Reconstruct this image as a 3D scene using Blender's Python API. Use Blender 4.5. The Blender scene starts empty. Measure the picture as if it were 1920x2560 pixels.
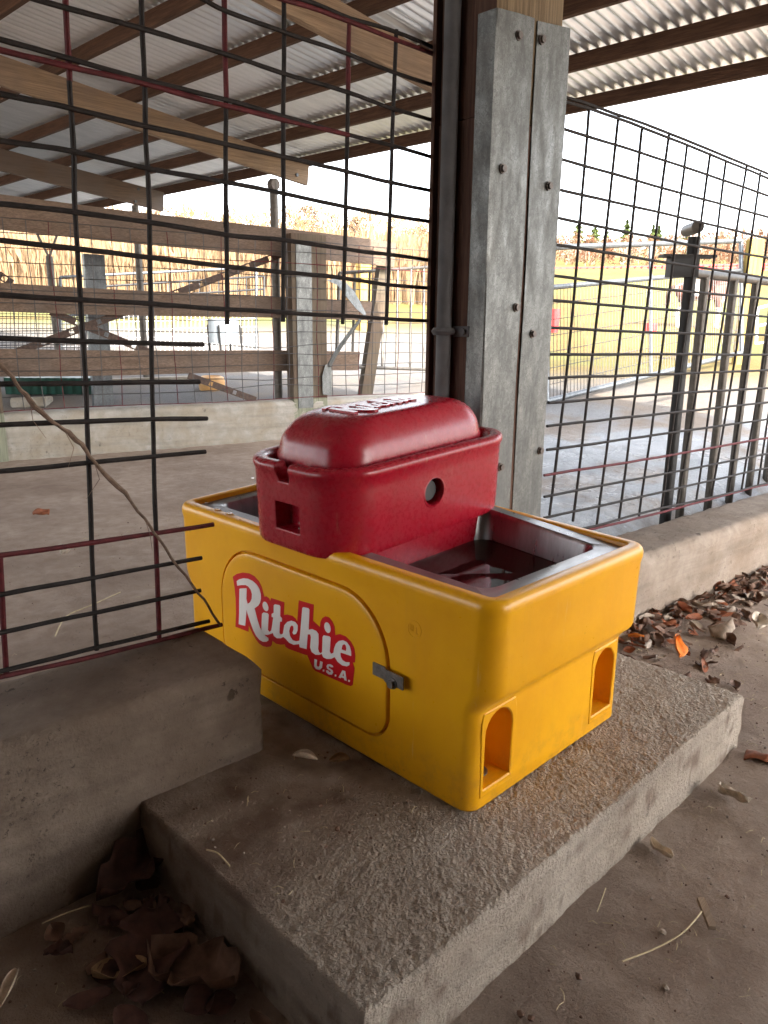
import bpy, bmesh, math, random
import numpy as np
from mathutils import Vector, Matrix, noise as mnoise
random.seed(7); rng = np.random.default_rng(7)
S = bpy.context.scene
COL = S.collection

# ------------------------------------------------------------------ camera
CAM = np.array([-1.3895289, -1.0587305, 1.2743160])
YAW, PITCH, ROLL, FPX = -0.7842466, -0.2435908, 0.0098140, 1863.11     # FPX for a 1920 x 2560 frame
_f = np.array([math.sin(-YAW)*math.cos(PITCH), math.cos(YAW)*math.cos(PITCH), math.sin(PITCH)])
_r0 = np.array([math.cos(YAW), math.sin(YAW), 0.0]); _u0 = np.cross(_r0, _f)
RT = math.cos(ROLL)*_r0 + math.sin(ROLL)*_u0
UP = -math.sin(ROLL)*_r0 + math.cos(ROLL)*_u0
FW = _f
cd = bpy.data.cameras.new('camera'); cam = bpy.data.objects.new('camera', cd); COL.objects.link(cam)
cd.sensor_fit = 'VERTICAL'; cd.sensor_height = 36; cd.lens = FPX/2560*36
cd.clip_start = 0.05; cd.clip_end = 2000
m = Matrix(((RT[0], UP[0], -FW[0], CAM[0]), (RT[1], UP[1], -FW[1], CAM[1]), (RT[2], UP[2], -FW[2], CAM[2]), (0, 0, 0, 1)))
cam.matrix_world = m
S.camera = cam

# ------------------------------------------------------------------ sky, sun, exposure
SUN_EL, SUN_AZ = math.radians(34), math.radians(188)      # azimuth measured clockwise from +Y
W = bpy.data.worlds.new('World'); S.world = W; W.use_nodes = True
nt = W.node_tree; bg = nt.nodes['Background']
sk = nt.nodes.new('ShaderNodeTexSky'); sk.sky_type = 'NISHITA'; sk.sun_disc = False
sk.sun_elevation = SUN_EL; sk.sun_rotation = SUN_AZ; sk.dust_density = 3.0; sk.air_density = 1.0; sk.ozone_density = 1.0
hs = nt.nodes.new('ShaderNodeHueSaturation'); hs.inputs['Saturation'].default_value = .3
nt.links.new(sk.outputs[0], hs.inputs['Color']); nt.links.new(hs.outputs[0], bg.inputs[0]); bg.inputs[1].default_value = 0.15
sl = bpy.data.lights.new('sun', 'SUN'); so = bpy.data.objects.new('sun', sl); COL.objects.link(so)
sl.energy = 2.0; sl.angle = math.radians(0.5); sl.color = (1.0, 0.93, 0.82)
sd = Vector((math.sin(SUN_AZ)*math.cos(SUN_EL), math.cos(SUN_AZ)*math.cos(SUN_EL), math.sin(SUN_EL)))
so.rotation_euler = sd.to_track_quat('Z', 'Y').to_euler()
S.view_settings.view_transform = 'Standard'; S.view_settings.look = 'None'
S.view_settings.exposure = 3.22; S.view_settings.gamma = 1.0
S.cycles.max_bounces = 10; S.cycles.diffuse_bounces = 6
S.cycles.sample_clamp_indirect = 6.0
S.cycles.use_denoising = True

# ------------------------------------------------------------------ pixel helpers (2-D measure -> point in the world)
def ray(px, py):
    return FW + RT*((px-959.43)/FPX) + UP*((1279.31-py)/FPX)
def at(px, py, d):
    return Vector(CAM + ray(px, py)*d)
def hit(px, py, p0, n):
    d = ray(px, py); n = np.array(n, float)
    return Vector(CAM + d*(((np.array(p0)-CAM) @ n)/(d @ n)))
def onx(px, py, v): return hit(px, py, (v, 0, 0), (1, 0, 0))
def ony(px, py, v): return hit(px, py, (0, v, 0), (0, 1, 0))
def onz(px, py, v): return hit(px, py, (0, 0, v), (0, 0, 1))

# ------------------------------------------------------------------ object helpers
def tag(o, label=None, cat=None, group=None, kind=None):
    if label: o['label'] = label
    if cat: o['category'] = cat
    if group: o['group'] = group
    if kind: o['kind'] = kind
    return o
def thing(name, label, cat, loc=(0, 0, 0), group=None):
    o = bpy.data.objects.new(name, None); COL.objects.link(o); o.location = loc
    o.empty_display_size = .1
    return tag(o, label, cat, group)
def worldloc(o):
    v = Vector((0, 0, 0))
    while o: v += o.location; o = o.parent
    return v
def obj(name, bm, mats, parent=None, smooth=35, loc=None):
    """link bm (world coordinates) as one mesh object"""
    off = worldloc(parent) if parent else Vector((0, 0, 0))
    if loc is not None: off = Vector(loc)
    bmesh.ops.translate(bm, verts=bm.verts, vec=-off)
    me = bpy.data.meshes.new(name)
    if smooth:
        for f in bm.faces: f.smooth = True
        a = math.radians(smooth)
        for e in bm.edges:
            if len(e.link_faces) != 2 or e.calc_face_angle(0) > a: e.smooth = False
    bm.to_mesh(me); bm.free()
    for mt in (mats if isinstance(mats, (list, tuple)) else [mats]): me.materials.append(mt)
    o = bpy.data.objects.new(name, me); COL.objects.link(o)
    if parent: o.parent = parent
    elif loc is not None: o.location = loc
    return o
def B(): return bmesh.new()
def add_box(bm, x0, x1, y0, y1, z0, z1, mi=0, bevel=0):
    vs = [bm.verts.new((x, y, z)) for x in (x0, x1) for y in (y0, y1) for z in (z0, z1)]
    fs = []
    for q in ((0, 1, 3, 2), (4, 6, 7, 5), (0, 4, 5, 1), (2, 3, 7, 6), (0, 2, 6, 4), (1, 5, 7, 3)):
        f = bm.faces.new([vs[i] for i in q]); f.material_index = mi; fs.append(f)
    if bevel:
        es = list({e for f in fs for e in f.edges})
        bmesh.ops.bevel(bm, geom=es, offset=bevel, segments=2, affect='EDGES', profile=.5)
def add_hex(bm, p, mi=0):
    """p: 8 points, bottom loop 0-3 then top loop 4-7"""
    vs = [bm.verts.new(Vector(q)) for q in p]
    for q in ((3, 2, 1, 0), (4, 5, 6, 7), (0, 1, 5, 4), (1, 2, 6, 5), (2, 3, 7, 6), (3, 0, 4, 7)):
        bm.faces.new([vs[i] for i in q]).material_index = mi
def add_beam(bm, a, b, w, h, mi=0, up=(0, 0, 1)):
    """rectangular bar from a to b, w across, h along up"""
    a, b = Vector(a), Vector(b); d = (b-a).normalized(); u = Vector(up); s = d.cross(u)
    if s.length < 1e-4: s = d.cross(Vector((1, 0, 0)))
    s.normalize(); u = s.cross(d).normalized()
    c = [(-w/2, -h/2), (w/2, -h/2), (w/2, h/2), (-w/2, h/2)]
    add_hex(bm, [a+s*i+u*j for i, j in c]+[b+s*i+u*j for i, j in c], mi)
def add_tube(bm, pts, r, n=8, mi=0, cap=True):
    pts = [Vector(p) for p in pts]; rs = r if isinstance(r, (list, tuple)) else [r]*len(pts)
    loops = []; ref = None
    for i, p in enumerate(pts):
        t = (pts[min(i+1, len(pts)-1)]-pts[max(i-1, 0)]).normalized()
        if ref is None:
            ref = Vector((0, 0, 1)) if abs(t.z) < .9 else Vector((1, 0, 0))
        s = t.cross(ref).normalized(); u = s.cross(t).normalized(); ref = u
        loops.append([bm.verts.new(p+(s*math.cos(2*math.pi*k/n)+u*math.sin(2*math.pi*k/n))*rs[i]) for k in range(n)])
    for A, Bq in zip(loops, loops[1:]):
        for k in range(n):
            f = bm.faces.new((A[k], A[(k+1) % n], Bq[(k+1) % n], Bq[k])); f.material_index = mi
    if cap:
        bm.faces.new(loops[0][::-1]).material_index = mi; bm.faces.new(loops[-1]).material_index = mi
def add_cyl(bm, a, b, r, n=16, mi=0, r2=None): add_tube(bm, [a, b], [r, r2 if r2 is not None else r], n, mi)
def rrect(x0, x1, y0, y1, r, z, n=8):
    out = []
    for cx, cy, a0 in ((x1-r, y0+r, -90), (x1-r, y1-r, 0), (x0+r, y1-r, 90), (x0+r, y0+r, 180)):
        for k in range(n+1):
            a = math.radians(a0+90*k/n); out.append(Vector((cx+r*math.cos(a), cy+r*math.sin(a), z)))
    return out
def loft(bm, loops, capa=True, capb=True, mi=0, closed=True):
    L = [[bm.verts.new(p) for p in lp] for lp in loops]; n = len(L[0])
    for A, Bq in zip(L, L[1:]):
        for k in range(n if closed else n-1):
            try: bm.faces.new((A[k], A[(k+1) % n], Bq[(k+1) % n], Bq[k])).material_index = mi
            except ValueError: pass
    if capa: bm.faces.new(L[0][::-1]).material_index = mi
    if capb: bm.faces.new(L[-1]).material_index = mi
def add_poly_prism(bm, pts, vec, mi=0):
    """closed outline (list of Vectors, roughly planar) extruded by vec"""
    vec = Vector(vec)
    a = [bm.verts.new(p) for p in pts]; b = [bm.verts.new(Vector(p)+vec) for p in pts]
    n = len(a)
    for k in range(n): bm.faces.new((a[k], a[(k+1) % n], b[(k+1) % n], b[k])).material_index = mi
    f1 = bm.faces.new(a[::-1]); f2 = bm.faces.new(b); f1.normal_update(); f2.normal_update()
    r = bmesh.ops.triangulate(bm, faces=[f1, f2], ngon_method='EAR_CLIP')
    for f in r['faces']: f.material_index = mi
def boolean(bm, cutters, op='DIFFERENCE'):
    """bm minus the cutter bmeshes; returns a new bmesh, all temporary objects removed"""
    def mk(b, nm):
        bmesh.ops.recalc_face_normals(b, faces=b.faces)
        me = bpy.data.meshes.new(nm); b.to_mesh(me); b.free(); o = bpy.data.objects.new(nm, me); COL.objects.link(o); return o
    o = mk(bm, 'tmp_body'); cs = [mk(c, 'tmp_cut') for c in cutters]
    for c in cs:
        md = o.modifiers.new('b', 'BOOLEAN'); md.operation = op; md.solver = 'EXACT'; md.object = c
    dg = bpy.context.evaluated_depsgraph_get(); ev = o.evaluated_get(dg)
    out = bmesh.new(); out.from_mesh(ev.to_mesh()); ev.to_mesh_clear()
    for x in [o]+cs:
        me = x.data; bpy.data.objects.remove(x); bpy.data.meshes.remove(me)
    return out
def fbm(x, y, z=0., o=4, s=1.):
    return mnoise.fractal(Vector((x*s, y*s, z*s)), 1.0, 2.0, o)
def sstep(a, b, x):
    t = np.clip((x-a)/(b-a), 0, 1); return t*t*(3-2*t)

# ------------------------------------------------------------------ materials
def newmat(name):
    mt = bpy.data.materials.new(name); mt.use_nodes = True
    n = mt.node_tree; p = n.nodes['Principled BSDF']; return mt, n, p
def N(n, typ, **kw):
    x = n.nodes.new(typ)
    for k, v in kw.items(): setattr(x, k, v)
    return x
def texco(n, scale=(1, 1, 1)):
    tc = N(n, 'ShaderNodeTexCoord'); mp = N(n, 'ShaderNodeMapping'); mp.inputs['Scale'].default_value = scale
    n.links.new(tc.outputs['Object'], mp.inputs[0]); return mp.outputs[0]
def noise_tex(n, co, scale, detail=6, rough=.6, dist=0):
    t = N(n, 'ShaderNodeTexNoise'); t.inputs['Scale'].default_value = scale; t.inputs['Detail'].default_value = detail
    t.inputs['Roughness'].default_value = rough; t.inputs['Distortion'].default_value = dist
    n.links.new(co, t.inputs['Vector']); return t.outputs[0]
def ramp(n, fac, stops):
    r = N(n, 'ShaderNodeValToRGB'); e = r.color_ramp.elements
    while len(e) > len(stops): e.remove(e[-1])
    while len(e) < len(stops): e.new(1)
    for x, (p, c) in zip(e, stops):
        x.position = p; x.color = (c[0], c[1], c[2], 1) if hasattr(c, '__len__') else (c, c, c, 1)
    n.links.new(fac, r.inputs[0]); return r.outputs[0]
def mix(n, fac, a, b, mode='MIX'):
    x = N(n, 'ShaderNodeMix', data_type='RGBA', blend_type=mode)
    for s, v in ((x.inputs[0], fac), (x.inputs[6], a), (x.inputs[7], b)):
        if hasattr(v, 'is_linked') or hasattr(v, 'links'): n.links.new(v, s)
        elif hasattr(v, '__len__'): s.default_value = (v[0], v[1], v[2], 1)
        else: s.default_value = v
    return x.outputs[2]
def math_(n, op, a, b=0.):
    x = N(n, 'ShaderNodeMath', operation=op)
    for s, v in ((x.inputs[0], a), (x.inputs[1], b)):
        if hasattr(v, 'links'): n.links.new(v, s)
        else: s.default_value = v
    return x.outputs[0]
def bump(n, p, h, dist=.01, strength=1., prev=None):
    b = N(n, 'ShaderNodeBump'); b.inputs['Distance'].default_value = dist; b.inputs['Strength'].default_value = strength
    n.links.new(h, b.inputs['Height'])
    if prev is not None: n.links.new(prev, b.inputs['Normal'])
    n.links.new(b.outputs[0], p.inputs['Normal']); return b.outputs[0]
def setp(n, p, col=None, rough=None, metal=None, spec=None):
    for k, v in (('Base Color', col), ('Roughness', rough), ('Metallic', metal), ('Specular IOR Level', spec)):
        if v is None: continue
        if hasattr(v, 'links'): n.links.new(v, p.inputs[k])
        elif hasattr(v, '__len__'): p.inputs[k].default_value = (v[0], v[1], v[2], 1)
        else: p.inputs[k].default_value = v
def plain(name, c, rough=.6, metal=0., var=.25, scale=14, bd=.0):
    mt, n, p = newmat(name); co = texco(n)
    t = noise_tex(n, co, scale, 6, .65)
    d = tuple(x*(1-var) for x in c); l = tuple(min(1, x*(1+var)) for x in c)
    setp(n, p, ramp(n, t, [(.3, d), (.7, l)]), rough, metal)
    if bd: bump(n, p, t, bd)
    return mt
def plastic(name, c, dark, rough=.32):
    mt, n, p = newmat(name); co = texco(n)
    t = noise_tex(n, co, 5, 5, .6); g = noise_tex(n, co, 60, 4, .7); s = noise_tex(n, co, 230, 2, .6)
    base = ramp(n, t, [(.32, dark), (.62, c)])
    spots = ramp(n, noise_tex(n, co, 34, 2, .5), [(.74, (0, 0, 0)), (.80, (1, 1, 1))])
    base = mix(n, math_(n, 'MULTIPLY', spots, .22), base, (.10, .06, .03))
    dz = N(n, 'ShaderNodeSeparateXYZ'); n.links.new(co, dz.inputs[0]); zz = dz.outputs[2]
    spl = math_(n, 'MULTIPLY', ramp(n, zz, [(.0, (1, 1, 1)), (.16, (0, 0, 0))]), ramp(n, noise_tex(n, co, 16, 6, .75), [(.46, (0, 0, 0)), (.66, (1, 1, 1))]))
    base = mix(n, math_(n, 'MULTIPLY', spl, .42), base, (.20, .12, .06))
    drip = ramp(n, noise_tex(n, texco(n, (1, 1, .07)), 17, 5, .7), [(.55, (0, 0, 0)), (.72, (1, 1, 1))]); base = mix(n, math_(n, 'MULTIPLY', drip, .06), base, (.30, .19, .10))
    sx = texco(n, (1, 1, .12)); scuff = ramp(n, noise_tex(n, sx, 42, 3, .7), [(.66, (0, 0, 0)), (.74, (1, 1, 1))])
    base = mix(n, math_(n, 'MULTIPLY', scuff, .13), base, (.8, .68, .5))
    setp(n, p, base, ramp(n, g, [(.3, rough-.03), (.7, rough+.07)]))
    b = bump(n, p, s, .00012, .3); bump(n, p, t, .004, .4, b)
    return mt
def concrete(name, c1, c2, stain, pit=1.0, fine=1.0, streak=True, dirt=None):
    mt, n, p = newmat(name); co = texco(n)
    big = noise_tex(n, co, 2.2, 7, .6, .4); mid = noise_tex(n, co, 11, 7, .65); fin = noise_tex(n, co, 95, 5, .7)
    col = ramp(n, mid, [(.28, c1), (.72, c2)])
    col = mix(n, ramp(n, big, [(.40, (0, 0, 0)), (.68, (.85, .85, .85))]), col, stain)
    if streak:
        st = noise_tex(n, texco(n, (.5, .5, 7)), 2.0, 5, .65)
        col = mix(n, ramp(n, st, [(.45, (0, 0, 0)), (.75, (.55, .55, .55))]), col, tuple(x*.55 for x in c1))
    def pitlayer(scale, rmax, lo, msc):
        v = N(n, 'ShaderNodeTexVoronoi'); v.inputs['Scale'].default_value = scale; n.links.new(mix(n, .06, co, noise_tex(n, co, scale*2.5, 2)), v.inputs['Vector'])
        sp_ = N(n, 'ShaderNodeSeparateColor'); n.links.new(v.outputs['Color'], sp_.inputs[0])
        r_ = math_(n, 'MULTIPLY', math_(n, 'POWER', sp_.outputs[0], 3.0), rmax)
        msk = ramp(n, noise_tex(n, co, msc, 3, .6), [(lo, (0, 0, 0)), (lo+.12, (1, 1, 1))])
        d_ = math_(n, 'SUBTRACT', r_, v.outputs['Distance'])
        return math_(n, 'MULTIPLY', ramp(n, d_, [(.0, (0, 0, 0)), (.07, (1, 1, 1))]), msk)
    pits = pitlayer(70, .42, .44, 5); pits2 = pitlayer(17, .30, .50, 3)
    pp = math_(n, 'MAXIMUM', pits, pits2)
    col = mix(n, math_(n, 'MULTIPLY', pp, .6*pit), col, tuple(x*.3 for x in c1))
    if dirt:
        vc = N(n, 'ShaderNodeVertexColor', layer_name='dirt'); col = mix(n, math_(n, 'MULTIPLY', vc.outputs[0], .9), col, mix(n, mid, dirt, tuple(x*1.9 for x in dirt)))  # this layer carries both mud and painted shade on the pad
    setp(n, p, col, .92, 0, .25)
    b = bump(n, p, fin, .006*fine, 1); b = bump(n, p, mid, .012*fine, .8, b)
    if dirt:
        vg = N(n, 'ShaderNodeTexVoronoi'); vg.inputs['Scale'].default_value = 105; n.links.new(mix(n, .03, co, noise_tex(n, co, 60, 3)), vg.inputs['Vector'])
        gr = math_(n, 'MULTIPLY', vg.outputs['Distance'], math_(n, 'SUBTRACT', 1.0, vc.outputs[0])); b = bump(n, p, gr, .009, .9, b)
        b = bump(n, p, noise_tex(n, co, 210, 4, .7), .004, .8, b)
    bump(n, p, math_(n, 'SUBTRACT', 1.0, pp), .006*pit, 1, b)
    return mt
def wood(name, c1, c2, axis=0, gray=None):
    mt, n, p = newmat(name); sc = [9, 9, 9]; sc[axis] = .55
    co = texco(n, tuple(sc)); g = noise_tex(n, co, 2.2, 8, .7, .6); g2 = noise_tex(n, texco(n), 1.6, 4, .6)
    fine = noise_tex(n, texco(n, tuple([60 if i != axis else 1.5 for i in range(3)])), 1.6, 5, .7)
    col = ramp(n, g, [(.28, c1), (.7, c2)])
    col = mix(n, ramp(n, fine, [(.35, (.6, .6, .6)), (.6, (0, 0, 0))]), col, tuple(x*.45 for x in c1))
    if gray: col = mix(n, ramp(n, g2, [(.4, (0, 0, 0)), (.7, (.8, .8, .8))]), col, gray)
    setp(n, p, col, .85, 0, .3); b = bump(n, p, fine, .003, .7); bump(n, p, g, .006, .6, b)
    return mt
def galv(name, c=(.42, .43, .43), rough=.5):
    mt, n, p = newmat(name); co = texco(n)
    v = N(n, 'ShaderNodeTexVoronoi'); v.inputs['Scale'].default_value = 95
    dn = noise_tex(n, co, 40, 3); n.links.new(mix(n, .25, co, dn), v.inputs['Vector'])
    t = noise_tex(n, texco(n, (1, 1, .3)), 22, 6, .7)
    sp = ramp(n, v.outputs['Color'], [(.2, tuple(x*.7 for x in c)), (.8, tuple(min(1, x*1.3) for x in c))])
    col = mix(n, ramp(n, t, [(.35, (.0, .0, .0)), (.65, (.75, .75, .75))]), sp, tuple(x*.6 for x in c))
    setp(n, p, col, ramp(n, t, [(.3, rough-.12), (.7, rough+.16)]), .65); bump(n, p, t, .0008, .5)
    return mt

M = {}
M['yellow'] = plastic('yellow_plastic', (.80, .385, .003), (.74, .335, .003), .30)
M['red'] = plastic('red_plastic', (.33, .006, .019), (.31, .0055, .018), .26)
M['decal_red'] = plain('decal_red', (.56, .006, .012), .35, 0, .06)
M['decal_white'] = plain('decal_white', (.78, .74, .70), .35, 0, .05)
M['black_rubber'] = plain('black_rubber', (.018, .018, .02), .5, 0, .2)
mt, n, p = newmat('stainless'); co = texco(n)
t = noise_tex(n, texco(n, (1, 1, .15)), 30, 6, .7); setp(n, p, ramp(n, t, [(.3, (.19, .18, .18)), (.7, (.31, .30, .30))]), ramp(n, t, [(.3, .24), (.7, .42)]), 1.0); bump(n, p, t, .0006, .4); M['steel'] = mt
M['bracket'] = plain('worn_steel', (.24, .22, .21), .42, .8, .35, 50)
M['galv'] = galv('galvanized', (.15, .154, .15), .52)
M['galv_tube'] = galv('galvanized_tube', (.115, .125, .135), .45)
M['strap'] = plain('rusty_strap', (.07, .045, .035), .6, .5, .4, 30)
M['bolt'] = plain('rusty_bolt', (.12, .10, .09), .55, .6, .4, 60)
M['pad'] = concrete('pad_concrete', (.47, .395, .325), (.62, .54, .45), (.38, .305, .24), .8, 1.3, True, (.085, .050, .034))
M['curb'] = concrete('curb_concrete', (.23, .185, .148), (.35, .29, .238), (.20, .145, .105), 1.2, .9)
M['curb_left'] = concrete('shaded_curb_concrete', (.165, .125, .095), (.26, .205, .165), (.135, .095, .07), 1.2, .9)  # darker copy of the curb concrete, shade put into its colour
M['curb_far'] = concrete('far_curb_concrete', (.27, .25, .215), (.40, .37, .33), (.25, .20, .14), .8, .8)
M['post_wood'] = wood('brown_post_wood', (.06, .03, .022), (.12, .066, .046), 2)
M['top_wood'] = wood('tan_post_wood', (.13, .09, .05), (.24, .175, .105), 2)
M['rafter'] = wood('rafter_wood', (.22, .15, .095), (.40, .30, .205), 0, (.18, .14, .115))
M['rafter_dark'] = wood('dark_rafter_wood', (.11, .075, .055), (.20, .145, .11), 0, (.13, .11, .10))
M['board'] = wood('fence_board_wood', (.12, .078, .053), (.22, .155, .115), 0, (.12, .095, .08))
M['board_v'] = wood('fence_post_wood', (.075, .05, .034), (.15, .105, .075), 2, (.11, .10, .07))
M['green_wood'] = wood('mossy_post_wood', (.15, .16, .105), (.27, .27, .20), 2)
M['yellow_wood'] = wood('fresh_post_wood', (.30, .20, .045), (.42, .30, .09), 2)
M['purlin'] = wood('purlin_wood', (.050, .026, .017), (.125, .07, .044), 1)
M['dark_wall'] = wood('light_blocker_wood', (.06, .04, .03), (.11, .08, .06), 2)
M['wire'] = plain('dark_wire', (.021, .017, .016), .65, .15, .5, 30)
M['wire_red'] = plain('red_wire', (.085, .014, .017), .6, .1, .4, 30)
for k_ in ('wire', 'wire_red'): M[k_].node_tree.nodes['Principled BSDF'].inputs['Specular IOR Level'].default_value = .22
M['wire_far'] = plain('far_wire', (.06, .055, .055), .5, .5, .3)
M['black_metal'] = plain('black_paint', (.010, .0095, .010), .55, .3, .3)
M['pipe'] = plain('weathered_pipe', (.085, .075, .065), .5, .55, .3, 18)
M['conduit'] = plain('grey_conduit', (.075, .072, .075), .7, 0, .2)
M['vine'] = plain('dry_vine', (.16, .105, .075), .9, 0, .4, 60, .002)
M['straw'] = plain('straw', (.52, .42, .26), .8, 0, .25, 30)
M['white_paint'] = plain('white_paint', (.72, .72, .70), .5, 0, .1)
M['red_paint'] = plain('red_paint', (.50, .03, .03), .5, 0, .15)
M['green_paint'] = plain('dark_green', (.012, .06, .045), .45, 0, .25)
M['tan_tub'] = plain('tan_plastic', (.50, .27, .09), .5, 0, .2)
M['grey_tank'] = plain('grey_tank', (.26, .29, .32), .5, .2, .15)
def leafmat(name, c): return plain(name, c, .75, 0, .45, 24, .002)
LEAF = [leafmat('leaf_brown', (.13, .07, .045)), leafmat('leaf_grey', (.30, .24, .19)), leafmat('leaf_pale', (.46, .39, .31)), leafmat('leaf_rust', (.24, .075, .03))]
M['leaf_orange'] = leafmat('leaf_orange', (.75, .20, .02)); M['leaf_dark'] = leafmat('leaf_dark', (.075, .032, .024)); M['leaf_tan'] = leafmat('leaf_tan', (.30, .19, .10))
M['leaf_cream'] = leafmat('leaf_cream', (.55, .45, .34))
# corrugated roof sheet
mt, n, p = newmat('roof_metal'); co = texco(n)
t = noise_tex(n, texco(n, (.4, 3, 1)), 3, 6, .7); setp(n, p, ramp(n, t, [(.3, (.68, .73, .76)), (.7, (.84, .88, .91))]), ramp(n, t, [(.3, .30), (.7, .44)]), .75); M['roof'] = mt
# water
mt, n, p = newmat('water'); setp(n, p, (.018, .014, .013), .03, 0, .6); p.inputs['IOR'].default_value = 1.33
co = texco(n); bump(n, p, noise_tex(n, co, 9, 3), .002, .3); M['water'] = mt
# ground
mt, n, p = newmat('ground'); co = texco(n)
at_ = N(n, 'ShaderNodeVertexColor', layer_name='zone'); sep = N(n, 'ShaderNodeSeparateColor'); n.links.new(at_.outputs[0], sep.inputs[0])
big = noise_tex(n, co, .9, 6, .6, .3); mid = noise_tex(n, co, 9, 7, .65); fin = noise_tex(n, co, 75, 6, .75)
dirt = ramp(n, mid, [(.28, (.32, .232, .175)), (.72, (.49, .385, .305))]); dirt = mix(n, ramp(n, big, [(.42, (0, 0, 0)), (.7, (.7, .7, .7))]), dirt, (.20, .135, .100))
peb = ramp(n, noise_tex(n, co, 160, 3, .6), [(.62, (0, 0, 0)), (.7, (1, 1, 1))]); dirt = mix(n, math_(n, 'MULTIPLY', peb, .45), dirt, (.42, .35, .28))
grav = ramp(n, fin, [(.32, (.085, .08, .078)), (.68, (.19, .185, .18))]); grav = mix(n, ramp(n, big, [(.4, (0, 0, 0)), (.66, (.75, .75, .75))]), grav, (.20, .155, .115))
gcol = ramp(n, mid, [(.25, (.10, .066, .015)), (.55, (.14, .092, .020)), (.8, (.18, .125, .034))]); gcol = mix(n, ramp(n, noise_tex(n, co, .22, 5, .6), [(.42, (0, 0, 0)), (.58, (.7, .7, .7))]), gcol, (.105, .135, .03))
apr = ramp(n, fin, [(.3, (.27, .28, .30)), (.7, (.43, .45, .475))]); apr = mix(n, ramp(n, big, [(.45, (0, 0, 0)), (.58, (.9, .9, .9))]), apr, (.25, .19, .14))
c = mix(n, sep.outputs[0], dirt, grav); c = mix(n, at_.outputs[1], c, apr); c = mix(n, sep.outputs[1], c, gcol)
wet = math_(n, 'MULTIPLY', sep.outputs[2], ramp(n, noise_tex(n, co, 1.5, 5, .6), [(.30, (.3, .3, .3)), (.5, (1, 1, 1))]))
c = mix(n, math_(n, 'MULTIPLY', wet, math_(n, 'SUBTRACT', .62, math_(n, 'MULTIPLY', at_.outputs[1], .5))), c, (.05, .038, .032))
setp(n, p, c, ramp(n, wet, [(.2, .95), (.9, .2)]), 0, .35)
b = bump(n, p, fin, .016, 1); b = bump(n, p, mid, .03, .8, b); bump(n, p, peb, .006, 1, b); M['ground'] = mt
def brushmat(name, c, v=.5):
    mt, n, p = newmat(name); co = texco(n); t = noise_tex(n, co, .35, 4, .7); t2 = noise_tex(n, co, 6, 2)
    col = ramp(n, t, [(.3, tuple(x*(1-v) for x in c)), (.7, tuple(min(1, x*(1+v)) for x in c))])
    setp(n, p, mix(n, ramp(n, t2, [(.4, (0, 0, 0)), (.6, (.4, .4, .4))]), col, tuple(x*.6 for x in c)), .9, 0, .1); return mt
M['reed'] = brushmat('dry_reed', (.215, .14, .08), .3); M['brush'] = brushmat('bare_brush', (.125, .068, .042), .5)
M['larch'] = brushmat('orange_larch', (.26, .165, .095), .4); M['conifer'] = brushmat('conifer_green', (.085, .11, .035), .4)
M['trunk'] = plain('tree_bark', (.12, .09, .07), .9)
M['horse_brown'] = plain('horse_chestnut', (.11, .036, .02), .6, 0, .3, 3); M['horse_white'] = plain('horse_white', (.62, .56, .50), .6, 0, .2, 3)
M['mane'] = plain('horse_mane', (.06, .03, .02), .8)

# ------------------------------------------------------------------ ground: one sheet
FLOOR = -0.2125
dL = np.array([0, 9.9, 11.5, 13, 18, 40, 70, 140, 900]); zL = np.array([FLOOR, FLOOR, .22, .36, .80, 2.35, 5.85, 14., 90.])
dR = np.array([0, 4.3, 4.9, 6.2, 7.3, 8.4, 9.5, 11.2, 18, 22, 40, 60, 110, 900]); zR = np.array([FLOOR, FLOOR, -.04, .0, .17, .40, .53, .74, 1.05, 1.22, 3.0, 5.5, 11.6, 90.])
def ground_z(x, y):
    x = np.asarray(x, float); y = np.asarray(y, float)
    fx, fy = -math.sin(YAW), math.cos(YAW)
    d = (x-CAM[0])*fx+(y-CAM[1])*fy; lat = (x-CAM[0])*fy-(y-CAM[1])*fx
    dd = np.maximum(d, .01); az = lat/dd
    t = sstep(.06, .20, az); t = np.where(d < .5, 0, t)
    side = sstep(1.2, 2.2, np.abs(az))                       # ground off to the sides of the view stays level
    z = np.interp(dd, dL, zL)*(1-t)+np.interp(dd, dR, zR)*t
    # the floor under the roof on the near side of the fence line is level
    inside = sstep(.25, .75, y-(.98-.08*(np.maximum(x, 1.3)-1.3)))
    z = FLOOR+(z-FLOOR)*np.where(x < 9, inside, 1)
    return FLOOR+(z-FLOOR)*(1-side)
def gz(x, y): return float(ground_z(x, y))
def axis_grid(lo, hi, step, far):
    a = list(np.arange(lo, hi+1e-6, step)); s = step; v = hi
    while v < far: s *= 1.16; v += s; a.append(v)
    s = step; v = lo
    while v > -far: s *= 1.16; v -= s; a.insert(0, v)
    return np.array(a)
gx = axis_grid(-2.2, 5.2, .045, 700); gy = axis_grid(-1.6, 4.6, .045, 700)
X, Y = np.meshgrid(gx, gy, indexing='ij'); Zg = ground_z(X, Y)
fx, fy = -math.sin(YAW), math.cos(YAW)
D_ = (X-CAM[0])*fx+(Y-CAM[1])*fy; A_ = ((X-CAM[0])*fy-(Y-CAM[1])*fx)/np.maximum(D_, .01)
bumps = np.zeros_like(Zg)
for i in range(X.shape[0]):
    for j in range(X.shape[1]):
        if D_[i, j] < 14 and -3 < X[i, j] < 14:
            bumps[i, j] = .010*fbm(X[i, j], Y[i, j], 0, 4, 2.2)+.007*fbm(X[i, j], Y[i, j], 5, 4, 9)
        elif D_[i, j] > 12:
            bumps[i, j] = .12*fbm(X[i, j], Y[i, j], 0, 4, .12)
Zg = Zg+bumps
me = bpy.data.meshes.new('ground')
nx, ny = X.shape; idx = np.arange(nx*ny).reshape(nx, ny)
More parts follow.
